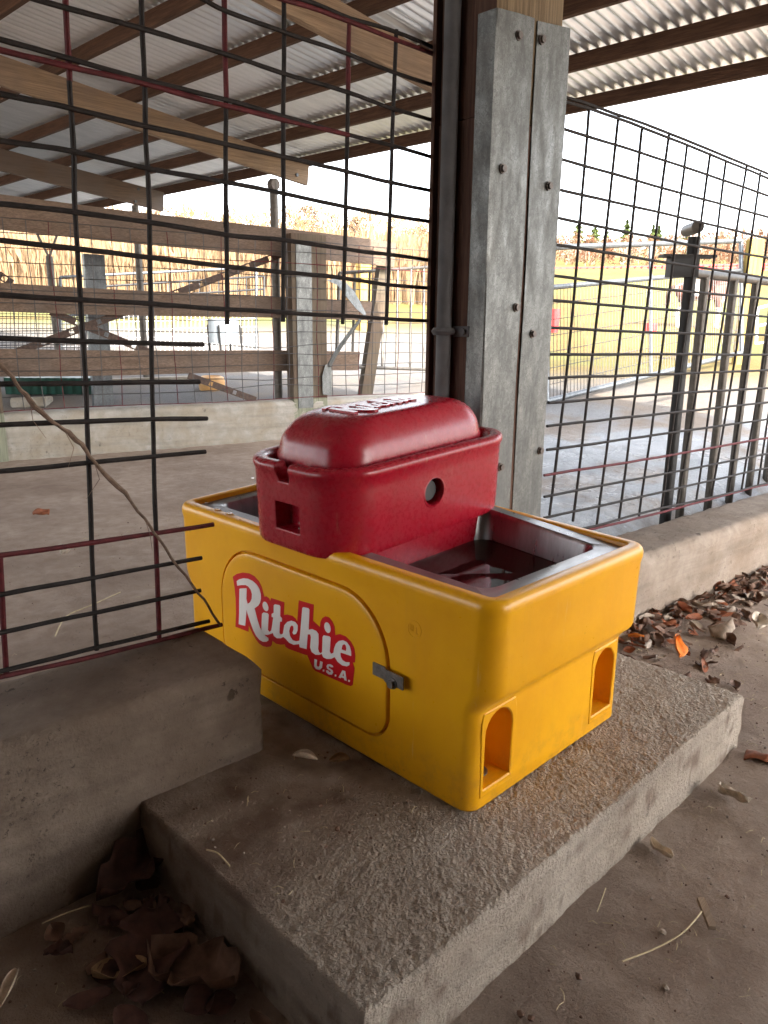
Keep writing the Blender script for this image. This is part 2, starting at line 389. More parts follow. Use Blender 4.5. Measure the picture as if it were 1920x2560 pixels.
faces = np.stack([idx[:-1, :-1], idx[1:, :-1], idx[1:, 1:], idx[:-1, 1:]], -1).reshape(-1, 4)
me.from_pydata(np.stack([X, Y, Zg], -1).reshape(-1, 3).tolist(), [], faces.tolist())
right = sstep(.06, .2, A_)
grv = np.where(D_ > 0, right*sstep(4.2, 5.2, D_)+(1-right)*sstep(10.2, 11.2, D_), 0); grv = np.where((A_ > 1.1), 0, np.clip(grv, 0, 1))
fn = .98-.08*(np.maximum(X, 1.3)-1.3); grv = np.where((Y < fn) & (X < 9), 0, grv)
grs = right*sstep(9.2, 11.4, D_)+(1-right)*sstep(19, 27, D_); grs = np.where((np.abs(A_) > 2) | (D_ < 3), np.where(X > 9, 1, 0), grs)
yard = (X > 5.2) & (X < 26) & (Y < 1.5); grs = np.where(yard, 0, grs); grv = np.where(yard, .25, grv)  # bare ground added off to the side to bounce warm light inside
def blob(cx, cy, r): return np.exp(-((X-cx)**2+(Y-cy)**2)/r**2)
wet = np.clip(blob(-.15, 1.35, .5)*1.1+blob(-1.0, 1.25, .3)*.8+right*sstep(4.4, 5.0, D_)*(1-sstep(7.2, 8.6, D_))*.9, 0, 1)
wet = np.where(Y < fn, 0, wet)
apron = np.where((D_ > 0) & (np.abs(A_) < 1.5) & (Y > fn-.05), right*(1-sstep(7.4, 9.0, D_)), 0)
ca = me.color_attributes.new('zone', 'FLOAT_COLOR', 'POINT')
ca.data.foreach_set('color', np.stack([grv, grs, wet, apron], -1).reshape(-1).astype(np.float32))
me.materials.append(M['ground']); me.polygons.foreach_set('use_smooth', [True]*len(me.polygons))
go = bpy.data.objects.new('ground', me); COL.objects.link(go); tag(go, kind='structure')

# ------------------------------------------------------------------ barn: roof sheets, purlins, rafters, poles, added light-blocking walls
barn = thing('pole_barn', 'open sided pole barn with corrugated metal roof on brown purlins', 'barn', (5.6, 3, FLOOR))
def roof_z(x): return 3.5+.11*(5.7-x)
EX = 5.9                                                    # eave
bm = B(); ny_ = 2200; y0, y1 = -9., 22.
for xa, xb, dz in ((-12, -1.1, .02), (-1.2, 2.65, .01), (2.55, EX+.16, 0)):
    ra = []; rb = []
    for k in range(ny_+1):
        y = y0+(y1-y0)*k/ny_; sk_ = -.042*(y-4)
        z = .021*math.sin(2*math.pi*y/.1)+dz+.062
        ra.append(bm.verts.new((xa+sk_, y, roof_z(xa)+z))); rb.append(bm.verts.new((xb+sk_+.012*math.sin(y*37), y, roof_z(xb)+z)))
    for k in range(ny_): bm.faces.new((ra[k], rb[k], rb[k+1], ra[k+1]))
o = obj('roof_sheet', bm, M['roof'], barn, 0)
for f in o.data.polygons: f.use_smooth = True
for xc in [5.78-.853*k for k in range(0, 21)]:
    bm = B(); nseg = 40
    a = Vector((xc-.042*(y0-4), y0, 0)); b2 = Vector((xc-.042*(y1-4), y1, 0))
    for k in range(6):
        p0 = a.lerp(b2, k/6); p1 = a.lerp(b2, (k+1)/6)
        p0.z = roof_z(xc)-.032+.006*math.sin(k*2.1+xc); p1.z = roof_z(xc)-.032+.006*math.sin((k+1)*2.1+xc)
        add_beam(bm, p0, p1, .048, .13)
    obj('purlin', bm, M['purlin'], barn)
def rafter(y, xa, xb, mat, t=.055, h=.26):
    bm = B(); za, zb = roof_z(xa)-.13-h/2, roof_z(xb)-.13-h/2
    n_ = 8
    for k in range(n_):
        q0 = Vector((xa, y, za)).lerp(Vector((xb, y, zb)), k/n_); q1 = Vector((xa, y, za)).lerp(Vector((xb, y, zb)), (k+1)/n_)
        add_beam(bm, q0, q1, t, h)
    bmesh.ops.remove_doubles(bm, verts=bm.verts, dist=.001)
    o = obj('rafter', bm, mat, barn); return o
r1 = rafter(7.4, -7, 5.52, M['rafter'], .06, .27); r2 = rafter(11.0, -7, 5.36, M['rafter_dark'], .06, .30); r3 = rafter(3.8, -7, 5.45, M['rafter'], .07, .27)
r4 = rafter(14.6, -7, 5.2, M['rafter_dark'], .06, .28)
for rr, px, py in ((r1, 741, 437), (r2, 345, 472), (r2, 338, 503)):
    p = ony(px, py, 7.365 if rr is r1 else 10.965); bm = B(); add_cyl(bm, p, p+Vector((0, -.02, 0)), .022, 10); obj('bolt_head', bm, M['galv_tube'], rr)
def pole(x, y, z1, r=.05, mat='pipe', vb=False):
    bm = B(); z0 = gz(x, y)-.3; add_cyl(bm, (x, y, z0), (x, y, z1), r, 12)
    if vb:
        for s in (-1, 1): add_beam(bm, (x, y, z1-.02), (x+s*.17, y, z1+.36), .03, .03)
    o = obj('pole', bm, M[mat], barn); return o
p = ony(683, 450, 7.4); pl = pole(p.x, 7.4, 3.13, .055); bm = B(); add_cyl(bm, (p.x, 7.35, 3.06), (p.x, 7.45, 3.06), .07, 12); obj('clamp', bm, M['bolt'], pl)
p = ony(338, 530, 11.0); pole(p.x, 11.0, 3.15, .055); bm = B()
p = ony(122, 640, 12.0); pole(p.x, 12.0, p.z, .055, 'pipe', True)
pole(EX-.5, -5.5, 3.25)
# unseen walls added to darken the interior, behind and to the left of the viewer
bm = B(); add_box(bm, -3.4, -3.28, -5.6, 1.0, FLOOR, 4.3); obj('back_light_blocker', bm, M['dark_wall'], barn)
bm = B(); add_box(bm, -3.28, 1.1, -5.6, -5.48, FLOOR, 3.8); obj('side_light_blocker', bm, M['dark_wall'], barn)

# ------------------------------------------------------------------ concrete pad under the waterer
def rough_slab(name, x0, x1, y0, y1, z0, ztop, mat, label, cat, step=.012, rot=0., piv=(0, 0), amp=1., edge=.03, ends=(1, 1, 1, 1), dirt=None):
    """a block with worn rounded edges and a rough top, one mesh; the top sheet is dense"""
    nx_ = int((x1-x0)/step)+1; ny__ = int((y1-y0)/step)+1
    xs = np.linspace(x0, x1, nx_); ys = np.linspace(y0, y1, ny__); V = []; F = []; DV = []
    ca_, sa_ = math.cos(rot), math.sin(rot)
    def tr(x, y): return (piv[0]+(x-piv[0])*ca_-(y-piv[1])*sa_, piv[1]+(x-piv[0])*sa_+(y-piv[1])*ca_)
    for i in range(nx_):
        for j in range(ny__):
            x, y = xs[i], ys[j]
            e = min((x-x0) if ends[0] else 9, (x1-x) if ends[1] else 9, (y-y0) if ends[2] else 9, (y1-y) if ends[3] else 9)
            er = edge*(1+.5*fbm(x, y, 3, 3, 6)); dz = 0
            if e < er: dz = -er+math.sqrt(max(0, er*er-(er-e)**2))
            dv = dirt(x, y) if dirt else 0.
            h = amp*(1-.75*dv)*(.0030*fbm(x, y, 0, 4, 9)+.0022*fbm(x, y, 7, 3, 42)+.0030*fbm(x, y, 11, 2, 95))
            DV.append(dv); X_, Y_ = tr(x, y)
            V.append((X_, Y_, ztop+h+dz))
    id_ = lambda i, j: i*ny__+j
    for i in range(nx_-1):
        for j in range(ny__-1): F.append((id_(i, j), id_(i+1, j), id_(i+1, j+1), id_(i, j+1)))
    # sides: walk the border
    border = [(i, 0) for i in range(nx_-1)]+[(nx_-1, j) for j in range(ny__-1)]+[(i, ny__-1) for i in range(nx_-1, 0, -1)]+[(0, j) for j in range(ny__-1, 0, -1)]
    nz = max(3, int((ztop-z0)/.03)); prev = [id_(*b) for b in border]
    for k in range(1, nz+1):
        cur = []
        for (i, j), q in zip(border, [id_(*b) for b in border]):
            x, y, z = V[q]; zz = z+(z0-z)*k/nz
            nxn = (-1 if i == 0 else 1 if i == nx_-1 else 0); nyn = (-1 if j == 0 else 1 if j == ny__-1 else 0)
            w = .006*fbm(x*1.0, y*1.0, zz, 4, 7)+.002*fbm(x, y, zz, 2, 40)
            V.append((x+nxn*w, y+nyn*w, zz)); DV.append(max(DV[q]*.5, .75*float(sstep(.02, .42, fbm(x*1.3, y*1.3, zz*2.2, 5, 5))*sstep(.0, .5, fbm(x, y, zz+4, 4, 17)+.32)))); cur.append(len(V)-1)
        for a in range(len(border)):
            b_ = (a+1) % len(border); F.append((prev[b_], prev[a], cur[a], cur[b_]))
        prev = cur
    loc = Vector((sum(v[0] for v in V)/len(V), sum(v[1] for v in V)/len(V), z0))
    me = bpy.data.meshes.new(name); me.from_pydata([(v[0]-loc.x, v[1]-loc.y, v[2]-loc.z) for v in V], [], F)
    me.polygons.foreach_set('use_smooth', [True]*len(F)); me.materials.append(mat)
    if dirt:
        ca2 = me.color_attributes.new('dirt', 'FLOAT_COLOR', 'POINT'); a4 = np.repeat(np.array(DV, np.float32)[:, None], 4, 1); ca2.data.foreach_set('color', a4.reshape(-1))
    o = bpy.data.objects.new(name, me); COL.objects.link(o); o.location = loc
    return tag(o, label, cat)
def pad_dirt_shade(x, y):  # mud stain together with the waterer's shade, painted into the pad colour
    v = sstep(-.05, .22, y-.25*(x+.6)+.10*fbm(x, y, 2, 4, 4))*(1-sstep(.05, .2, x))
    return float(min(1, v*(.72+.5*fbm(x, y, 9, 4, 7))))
rough_slab('concrete_pad', -.602, 1.262, -.238, 1.62, FLOOR-.05, 0, M['pad'], 'low rough concrete pad under the yellow waterer, with chipped edges', 'concrete pad', .0062, math.radians(-.6), (.3, -.24), 1., .009, dirt=pad_dirt_shade)
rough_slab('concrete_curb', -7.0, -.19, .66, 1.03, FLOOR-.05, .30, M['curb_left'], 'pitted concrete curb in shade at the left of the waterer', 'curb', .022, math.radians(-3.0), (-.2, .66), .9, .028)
rough_slab('concrete_curb', 1.36, 7.5, .62, .97, FLOOR-.05, .165, M['curb'], 'brighter concrete curb behind the leaf litter at the right', 'curb', .022, math.radians(-5.2), (1.36, .62), .9, .05)
FA = math.atan2(-.223, 1)
rough_slab('concrete_curb', -6, 8.6, 7.63, 7.95, FLOOR-.05, .31, M['curb_far'], 'pale concrete curb across the far side of the pen', 'curb', .05, FA, (1.53, 7.63), .9, .03)

# ------------------------------------------------------------------ the livestock waterer
tr = thing('livestock_waterer', 'yellow plastic livestock waterer with red float cover, two basins and a logo door', 'waterer', (.4, .7, 0))
def warp(bm):
    for v in bm.verts:
        x, y, z = v.co
        v.co.z += .050*min(1.1, max(-.1, x/.8))*float(sstep(0., .5, y))*float(sstep(.30, .62, z))
def part(name, bm, mat, parent=tr, smooth=35):
    warp(bm); return obj(name, bm, mat, parent, smooth)
def bring(x0, x1, y0, y1, r, z): return rrect(x0, x1, y0, y1, r, z, 10)
body = B(); R_ = []
R_.append(bring(.008, .777, .008, 1.392, .045, 0.004)); R_.append(bring(0, .785, 0, 1.40, .042, .014)); R_.append(bring(0, .785, 0, 1.40, .044, .292))
for k in range(7):
    t = k/6; s = t*t*(3-2*t); R_.append(bring(0, .785+.006*s, -.052*s, 1.40+.052*s, .044+.023*s, .296+.072*t))
R_ += [bring(0, .793, -.053, 1.453, .067, .46), bring(0, .797, -.054, 1.454, .066, .565), bring(-.003, .801, -.058, 1.458, .066, .586), bring(-.003, .801, -.058, 1.458, .066, .600),
       bring(0, .798, -.055, 1.455, .064, .611), bring(.006, .792, -.049, 1.449, .06, .6185), bring(.014, .784, -.041, 1.441, .053, .621),
       bring(.040, .758, -.014, 1.414, .020, .621), bring(.044, .754, -.010, 1.410, .016, .6185), bring(.046, .752, -.008, 1.408, .014, .612), bring(.047, .751, -.007, 1.407, .013, .597),
       bring(.09, .708, .03, 1.37, .05, .596), bring(.10, .70, .04, 1.36, .05, .36)]
loft(body, R_)
def arch(x0, x1, z0, z1, y, n=10):
    r = (x1-x0)/2; cx = (x0+x1)/2; a = [Vector((x0, y, z0)), Vector((x1, y, z0))]
    for k in range(n+1):
        t = math.pi*k/n; a.append(Vector((cx+r*math.cos(t), y, z1-r+r*math.sin(t))))
    return a
cut = []
NICHE = ((.052, .172, .066, .285), (.612, .732, .066, .285))
for (a, b_, c_, d_) in NICHE:
    k = B(); add_poly_prism(k, arch(a, b_, c_, d_, -.1), (0, .215, 0)); cut.append(k)
def door_outline(off, x):
    y0, y1, z0, z1 = .312-off, 1.158+off, .096-off, .523+off; pts = []
    for cy, cz, r, a0 in ((y1, z0, .075, 'br'), (y1, z1, .20, 'tr'), (y0, z1, .20, 'tl'), (y0, z0, .085, 'bl')):
        r += off; sy = 1 if cy == y1 else -1; sz = 1 if cz == z1 else -1
        ang = {'br': -90, 'tr': 0, 'tl': 90, 'bl': 180}[a0]
        for q in range(11):
            t = math.radians(ang+9*q); pts.append(Vector((x, cy-sy*r+r*math.cos(t), cz-sz*r+r*math.sin(t))))
    return pts
k = B(); add_poly_prism(k, door_outline(.009, -.05), (.066, 0, 0)); cut.append(k)
body = boolean(body, cut)
bo = part('body', body, M['yellow'])
md = bo.modifiers.new('bevel', 'BEVEL'); md.width = .005; md.segments = 3; md.limit_method = 'ANGLE'; md.angle_limit = math.radians(40); md.harden_normals = False
# niche frames: the slightly raised pad round each foot niche
for (a, b_, c_, d_), (pa, pb, pc, pd) in zip(NICHE, ((.034, .190, .044, .297), (.594, .750, .044, .297))):
    bm = B(); inner = arch(a-.001, b_+.001, c_-.001, d_+.001, -.0025, 10); n_ = len(inner)
    outer = []
    for q in inner:
        cx, cz = (a+b_)/2, (c_+d_)/2; dx, dz = q.x-cx, q.z-cz
        s = min((pb-cx)/abs(dx) if abs(dx) > 1e-6 else 1e9, ((pd-cz) if dz > 0 else (cz-pc))/abs(dz) if abs(dz) > 1e-6 else 1e9)
        outer.append(Vector((cx+dx*s, -.0025, cz+dz*s)))
    o2 = [q+Vector((0, .008, 0)) for q in outer]; i2 = [q+Vector((0, .008, 0)) for q in inner]
    loft(bm, [o2, outer, inner, i2], False, False)
    bmesh.ops.recalc_face_normals(bm, faces=bm.faces)
    fo = part('niche_frame', bm, M['yellow']); md = fo.modifiers.new('bevel', 'BEVEL'); md.width = .003; md.segments = 2; md.limit_method = 'ANGLE'
    bm = B(); cx = (a+b_)/2; add_cyl(bm, (cx, .062, c_+.001), (cx, .062, c_+.006), .026, 18); add_cyl(bm, (cx, .062, c_+.006), (cx, .062, c_+.022), .014, 6); add_cyl(bm, (cx, .062, c_+.022), (cx, .062, c_+.045), .008, 10)
    part('anchor_bolt', bm, M['bracket'])
# logo door
bm = B(); L_ = [door_outline(0, .013), door_outline(0, -.001), door_outline(-.002, -.004), door_outline(-.007, -.0058), door_outline(-.02, -.0062)]
loft(bm, L_); bmesh.ops.recalc_face_normals(bm, faces=bm.faces); door = part('access_door', bm, M['yellow'])
# latch: bent strap with a hex bolt
bm = B()
pts = [(-.0075, .362), (-.0075, .318), (-.0165, .300), (-.0165, .232)]
for (xa, ya), (xb, yb) in zip(pts, pts[1:]):
    za = .318; sl_ = 0.05
    add_hex(bm, [Vector((xa, ya, za-.019)), Vector((xa-.005, ya, za-.019)), Vector((xb-.005, yb, za-.019)), Vector((xb, yb, za-.019)),
                 Vector((xa, ya, za+.019)), Vector((xa-.005, ya, za+.019)), Vector((xb-.005, yb, za+.019)), Vector((xb, yb, za+.019))])
bmesh.ops.recalc_face_normals(bm, faces=bm.faces)
latch = part('latch', bm, M['bracket'], tr, 20)
bm = B(); add_cyl(bm, (-.0215, .272, .306), (-.024, .272, .306), .017, 16); add_cyl(bm, (-.024, .272, .306), (-.034, .272, .306), .0125, 6); part('latch_bolt', bm, M['bracket'], latch, 20)
# --- logo lettering, measured on the door
LG = dict(
 back=[(75,280),(110,255),(160,243),(215,250),(260,275),(300,320),(325,370),(340,430),(345,452),(366,450),(388,466),(398,492),(405,463),(520,500),(515,611),(545,606),(590,618),(620,645),(632,668),(645,483),(775,520),(768,660),(800,690),(828,715),(832,672),(850,636),(875,622),(905,630),(935,665),(955,715),(960,785),(1000,775),(1050,795),(1095,840),(1125,900),(1133,960),(1130,1020),(1112,1022),(1126,1070),(1112,1215),(1095,1226),(1060,1215),(960,1170),(790,1095),(765,1070),(740,1010),(718,958),(700,955),(560,905),(530,885),(525,865),(490,868),(450,860),(416,832),(412,868),(400,883),(370,888),(335,880),(300,855),(270,815),(245,770),(212,700),(210,756),(98,712),(103,600),(100,470),(90,370)],
 R=[(108,318),(130,302),(165,293),(205,297),(245,315),(280,345),(305,385),(317,430),(318,470),(310,505),(295,530),(262,553),(275,600),(290,660),(310,720),(330,760),(355,790),(382,810),(383,830),(365,842),(335,842),(305,825),(275,790),(250,740),(225,670),(205,610),(193,565),(190,610),(182,705),(125,690),(129,600),(130,480),(132,387),(138,382),(190,379),(195,386),(192,470),(203,515),(225,500),(238,470),(240,430),(230,395),(210,365),(185,352),(150,352),(112,358)],
 d1=[(357+25*math.cos(a)+4*math.sin(a), 537+41*math.sin(a)+8*math.cos(a)) for a in [2*math.pi*k/16 for k in range(16)]],
 it=[(327,600),(340,588),(375,595),(385,608),(378,740),(392,757),(406,745),(411,722),(424,632),(410,627),(410,602),(428,590),(428,528),(438,518),(478,526),(486,540),(484,622),(500,640),(498,668),(482,668),(478,765),(490,780),(508,772),(512,745),(520,700),(545,670),(580,660),(615,672),(635,700),(634,745),(620,775),(600,780),(590,765),(600,735),(598,710),(585,700),(570,715),(562,750),(570,795),(592,828),(622,838),(650,832),(656,780),(664,680),(675,550),(684,542),(728,552),(737,566),(730,738),(760,733),(795,748),(815,775),(816,850),(812,905),(820,932),(834,941),(846,930),(850,800),(860,786),(910,796),(920,808),(915,890),(912,925),(922,946),(944,938),(950,900),(965,860),(990,835),(1025,828),(1060,845),(1085,880),(1097,925),(1097,965),(1004,935),(1008,972),(1022,1000),(1050,1018),(1083,1020),(1083,1043),(1060,1055),(1020,1046),(980,1015),(955,975),(925,990),(885,990),(855,975),(842,945),(825,955),(790,955),(755,930),(742,890),(750,805),(744,778),(722,778),(712,905),(652,890),(648,862),(600,868),(560,850),(530,815),(510,800),(490,812),(455,812),(430,792),(420,766),(400,775),(375,783),(345,781),(322,758),(323,680)],
 d2=[(893+28*math.cos(a)+3*math.sin(a), 720+46*math.sin(a)+9*math.cos(a)) for a in [2*math.pi*k/16 for k in range(16)]],
 U=[(780,990),(803,998),(799,1048),(812,1061),(824,1050),(829,1008),(851,1017),(846,1066),(826,1086),(794,1078),(777,1054)],
 p1=[(853,1082),(866,1084),(864,1100),(851,1097)],
 Sx=[(943,1062),(921,1062),(914,1054),(903,1056),(904,1068),(936,1088),(942,1108),(930,1126),(902,1124),(882,1105),(880,1090),(899,1090),(907,1104),(920,1104),(921,1094),(890,1074),(884,1054),(894,1037),(918,1036),(938,1048)],
 p2=[(957,1125),(970,1128),(968,1143),(955,1140)],
 A=[(987,1150),(1022,1088),(1046,1096),(1059,1180),(1038,1174),(1036,1158),(1014,1150),(1006,1158)],
 p3=[(1073,1170),(1087,1174),(1085,1190),(1071,1186)])
def lg(pts, x): return [onx(560+a*.28933, 1360+b*.28933, x) for a, b in pts]
bm = B(); add_poly_prism(bm, lg(LG['back'], -.0066), (-.0006, 0, 0)); logo = part('logo_backing', bm, M['decal_red'], door, 0)
bm = B(); add_poly_prism(bm, lg([(1014,908),(1021,874),(1036,862),(1050,874),(1055,900),(1051,921)], -.0079), (-.0002, 0, 0)); part('letter_counter', bm, M['decal_red'], door, 0)
for key, nm in (('R', 'letter'), ('d1', 'letter_dot'), ('it', 'letters'), ('d2', 'letter_dot'), ('U', 'letter'), ('p1', 'full_stop'), ('Sx', 'letter'), ('p2', 'full_stop'), ('A', 'letter'), ('p3', 'full_stop')):
    bm = B(); add_poly_prism(bm, lg(LG[key], -.0073), (-.0005, 0, 0)); part(nm, bm, M['decal_white'], door, 0)
# the open counter of A
bm = B(); add_poly_prism(bm, lg([(1022,1136),(1030,1112),(1034,1141)], -.0079), (-.0002, 0, 0)); part('letter_counter', bm, M['decal_red'], door, 0)
# faint moulded approval mark on the side: a ring with two letters
bm = B(); c0 = onx(1035, 1573, -.0002); nr = 28
o_, i_ = [], []
for k in range(nr):
    a = 2*math.pi*k/nr; o_.append(c0+Vector((0, .026*math.cos(a), .026*math.sin(a)))); i_.append(c0+Vector((0, .0225*math.cos(a), .0225*math.sin(a))))
dx = Vector((-.0008, 0, 0)); loft(bm, [o_, [q+dx for q in o_], [q+dx for q in i_], i_], False, False)
for bx in ((.004, .0075, -.006, .012), (.004, .015, -.006, -.0025), (.0115, .015, -.006, .012)): add_box(bm, c0.x-.0008, c0.x+.001, c0.y+bx[0], c0.y+bx[1], c0.z+bx[2], c0.z+bx[3])
for bx in ((-.005, -.0085, -.012, .008), (-.005, -.014, -.012, -.0085)): add_box(bm, c0.x-.0008, c0.x+.001, c0.y+bx[1], c0.y+bx[0], c0.z+bx[2], c0.z+bx[3])
bmesh.ops.recalc_face_normals(bm, faces=bm.faces); part('moulded_mark', bm, M['yellow'], tr, 20)

# basins and water
def basin(y0, y1, iy0, iy1):
    bm = B(); x0, x1 = .052, .746
    L_ = [bring(x0, x1, y0, y1, .012, .598), bring(x0, x1, y0, y1, .012, .6045), bring(.106, .694, iy0-.006, iy1+.006, .05, .606), bring(.110, .690, iy0, iy1, .05, .602), bring(.114, .686, iy0+.004, iy1-.004, .05, .59),
          bring(.124, .676, iy0+.012, iy1-.012, .055, .46), bring(.16, .64, iy0+.05, iy1-.05, .06, .44)]
    loft(bm, L_, False, True); bmesh.ops.recalc_face_normals(bm, faces=bm.faces)
    for f in bm.faces: f.normal_flip()
    o = part('steel_basin', bm, M['steel'])
    bm = B(); loft(bm, [bring(.1225, .6775, iy0+.0105, iy1-.0105, .055, .512)], False, True)
    part('water_surface', bm, M['water'])
basin(-.001, .56, .062, .53); basin(.93, 1.401, .955, 1.34)
# puddle drops on the rim
mt, n, p_ = newmat('clear_drop'); setp(n, p_, (.75, .55, .25), .02); p_.inputs['Transmission Weight'].default_value = .9; p_.inputs['IOR'].default_value = 1.33; M['drop'] = mt
for px, py, r in ((545, 1275, .017), (575, 1285, .02), (516, 1259, .008), (632, 1210, .010), (600, 1300, .006)):
    p = onz(px, py, .6215); bm = B(); lp = [Vector((p.x+r*.55*math.cos(a)*(1+.25*math.sin(3*a)), p.y+r*1.2*math.sin(a), .6213)) for a in [2*math.pi*k/18 for k in range(18)]]
    loft(bm, [lp, [Vector((p.x+(q.x-p.x)*.8, p.y+(q.y-p.y)*.8, .6232)) for q in lp]], False, True); part('water_drop', bm, M['drop'])

# red float cover
def tring(o, z, r=.15): return rrect(-.022-o, .812+o, .490-o, .985+o, r+o, z, 14)
tw = B()
T_ = [rrect(.05, .74, .520, .95, .09, .44, 14), rrect(.05, .74, .520, .95, .09, .588, 14), tring(-.012, .594), tring(-.004, .597), tring(0, .604), tring(.002, .62), tring(.008, .80), tring(.010, .832), tring(.015, .842), tring(.017, .852), tring(.015, .861),
      tring(.009, .867), tring(.0, .8695), tring(-.020, .8695), tring(-.027, .867), tring(-.031, .860), tring(-.033, .835), tring(-.033, .80)]
loft(tw, T_)
cut = []
k = B(); add_poly_prism(k, [Vector((-.1, .790, .92)), Vector((-.1, .766, .812)), Vector((-.1, .716, .812)), Vector((-.1, .704, .92))], (.16, 0, 0)); cut.append(k)
k = B(); add_box(k, -.1, .035, .672, .790, .658, .745); cut.append(k)
k = B(); add_cyl(k, (.378, .40, .738), (.378, .535, .738), .044, 36); cut.append(k)
tw = boolean(tw, cut)
tower = part('float_cover', tw, M['red'])
md = tower.modifiers.new('bevel', 'BEVEL'); md.width = .004; md.segments = 3; md.limit_method = 'ANGLE'; md.angle_limit = math.radians(42)
bm = B(); NL = 36
for a_, b_ in ((.0575, -.0045), (.047, -.006)): pass
lo = [[Vector((.378+r*math.cos(2*math.pi*k/NL), y, .738+r*math.sin(2*math.pi*k/NL))) for k in range(NL)] for r, y in ((.054, .487), (.051, .4835), (.046, .4825), (.0435, .486), (.043, .50))]
loft(bm, lo, False, False); bmesh.ops.recalc_face_normals(bm, faces=bm.faces); part('plug_ring', bm, M['red'], tower)
bm = B(); add_cyl(bm, (.378, .534, .738), (.378, .508, .738), .033, 28); add_cyl(bm, (.378, .508, .738), (.378, .505, .738), .030, 28); part('plug', bm, M['black_rubber'], tower)
bm = B(); add_cyl(bm, (.012, .705, .659), (.012, .705, .690), .006, 8); add_cyl(bm, (.012, .705, .663), (.012, .705, .666), .013, 12); add_cyl(bm, (.012, .705, .678), (.012, .705, .684), .011, 6); part('valve_bolt', bm, M['bracket'], tower)
# lid
def lring(ix, iy, z, r): return rrect(.030+ix, .760-ix, .538+iy, .937-iy, r, z, 14)
bm = B(); L_ = [lring(.004, .004, .80, .13), lring(0, 0, .87, .13), lring(.006, .004, .888, .13)]
for k in range(1, 10):
    a = math.pi/2*k/9; L_.append(lring(.006+.140*(1-max(0, math.cos(a))**.9), .004+.078*(.45*math.sin(a)**1.5+.55*(1-max(0, math.cos(a))**.55)), .888+.108*math.sin(a), .13-.045*(1-max(0, math.cos(a)))))
L_.append(lring(.20, .115, .9968, .06)); L_.append(lring(.30, .17, .9972, .02))
loft(bm, L_); lid = part('lid', bm, M['red'], tower)
# raised letters on the lid (same lettering, laid flat)
uv = {}
pl_ = lg(LG['back'], 0); ylo = min(q.y for q in pl_); yhi = max(q.y for q in pl_)
def lidpts(pts, z):
    q = lg(pts, 0); out = []
    zz = [v.z for v in pl_]; zlo, zhi = min(zz), max(zz)
    for v in q:
        u = (yhi-v.y)/(yhi-ylo); w = (v.z-zlo)/(zhi-zlo)
        out.append(Vector((.175+.36*u, .625+.235*w, z)))
    return out
bm = B()
for key in ('R', 'd1', 'it', 'd2'): add_poly_prism(bm, lidpts(LG[key], .995), (0, 0, .0075))
bmesh.ops.recalc_face_normals(bm, faces=bm.faces); part('raised_lettering', bm, M['red'], lid, 30)

# ------------------------------------------------------------------ steel-clad timber post
po = thing('timber_post', 'stout brown timber post clad with two bolted galvanized steel plates', 'post', (1.09, .82, FLOOR))
PX0, PX1, PY0, PY1 = .88, 1.315, .70, .95
bm = B(); add_box(bm, PX0, PX1, PY0, PY1, FLOOR-.1, 2.0, 0, .006); obj('shaft', bm, M['post_wood'], po)
bm = B(); add_box(bm, PX0+.002, PX1-.03, PY0+.003, PY1-.003, 2.0, 3.93, 0, .006); us = obj('upper_shaft', bm, [M['post_wood'], M['top_wood']], po)
for f in us.data.polygons:
    if f.normal.y < -.6: f.material_index = 1
bm = B(); add_box(bm, PX0-.02, PX0+.03, PY1+.003, PY1+.022, .0, 3.9, 0, .004); obj('backing_board', bm, M['post_wood'], po)
def plate(x0, x1, zt, zt2, wrap):
    bm = B(); nz = 40
    fr = []
    for k in range(nz+1):
        def row(z, x): return Vector((x+.002*math.sin(z*7+x*9), PY0-.006-.0025*math.sin(z*3.1+x*20), z))
        t = k/nz; z_a = FLOOR+(zt-FLOOR)*t; z_b = FLOOR+(zt2-FLOOR)*t
        lp = []
        if wrap: lp += [Vector((x0-.006, PY0+.075, z_a)), Vector((x0-.006, PY0-.002, z_a))]
        lp += [row(z_a, x0), row((z_a+z_b)/2, (x0+x1)/2), row(z_b, x1)]
        fr.append(lp)
    back = [[q+Vector((.004 if (wrap and i < 2) else 0, .004, 0)) for i, q in enumerate(lp)] for lp in fr]
    loft(bm, [a+b[::-1] for a, b in zip(fr, back)]); bmesh.ops.recalc_face_normals(bm, faces=bm.faces)
    return obj('steel_plate', bm, M['galv'], po, 30)
zl = ony(1232, 10, .69).z; zl2 = ony(1315, 31, .69).z; zr = ony(1330, 41, .69).z; zr2 = ony(1405, 58, .69).z
xg0 = ony(1316, 300, .69).x; xg1 = ony(1330, 300, .69).x
pA = plate(PX0, 1.092, zl, zl2, True); pB = plate(1.113, PX1+.006, zr, zr2, False)
for px, py in ((1296, 88), (1354, 98), (1256, 421), (1372, 464), (1290, 768), (1331, 834), (1350, 1126), (1251, 1167)):
    p = ony(px, py, .69); bm = B(); add_cyl(bm, (p.x, .6935, p.z), (p.x, .688, p.z), .017, 14); add_cyl(bm, (p.x, .688, p.z), (p.x, .679, p.z), .0125, 6 if px % 2 else 14)
    obj('bolt', bm, M['bolt'], pA if p.x < 1.1 else pB)
bm = B(); add_cyl(bm, (PX0-.032, .868, FLOOR), (PX0-.032, .868, 3.8), .029, 18); obj('conduit', bm, M['conduit'], po)
p = onx(1130, 828, PX0-.03); bm = B(); add_tube(bm, [(PX0-.032+.033*math.cos(a), .868+.033*math.sin(a), p.z) for a in [math.radians(q) for q in (70, 100, 130, 160, 180, 200, 230, 260, 290)]], .016, 6)
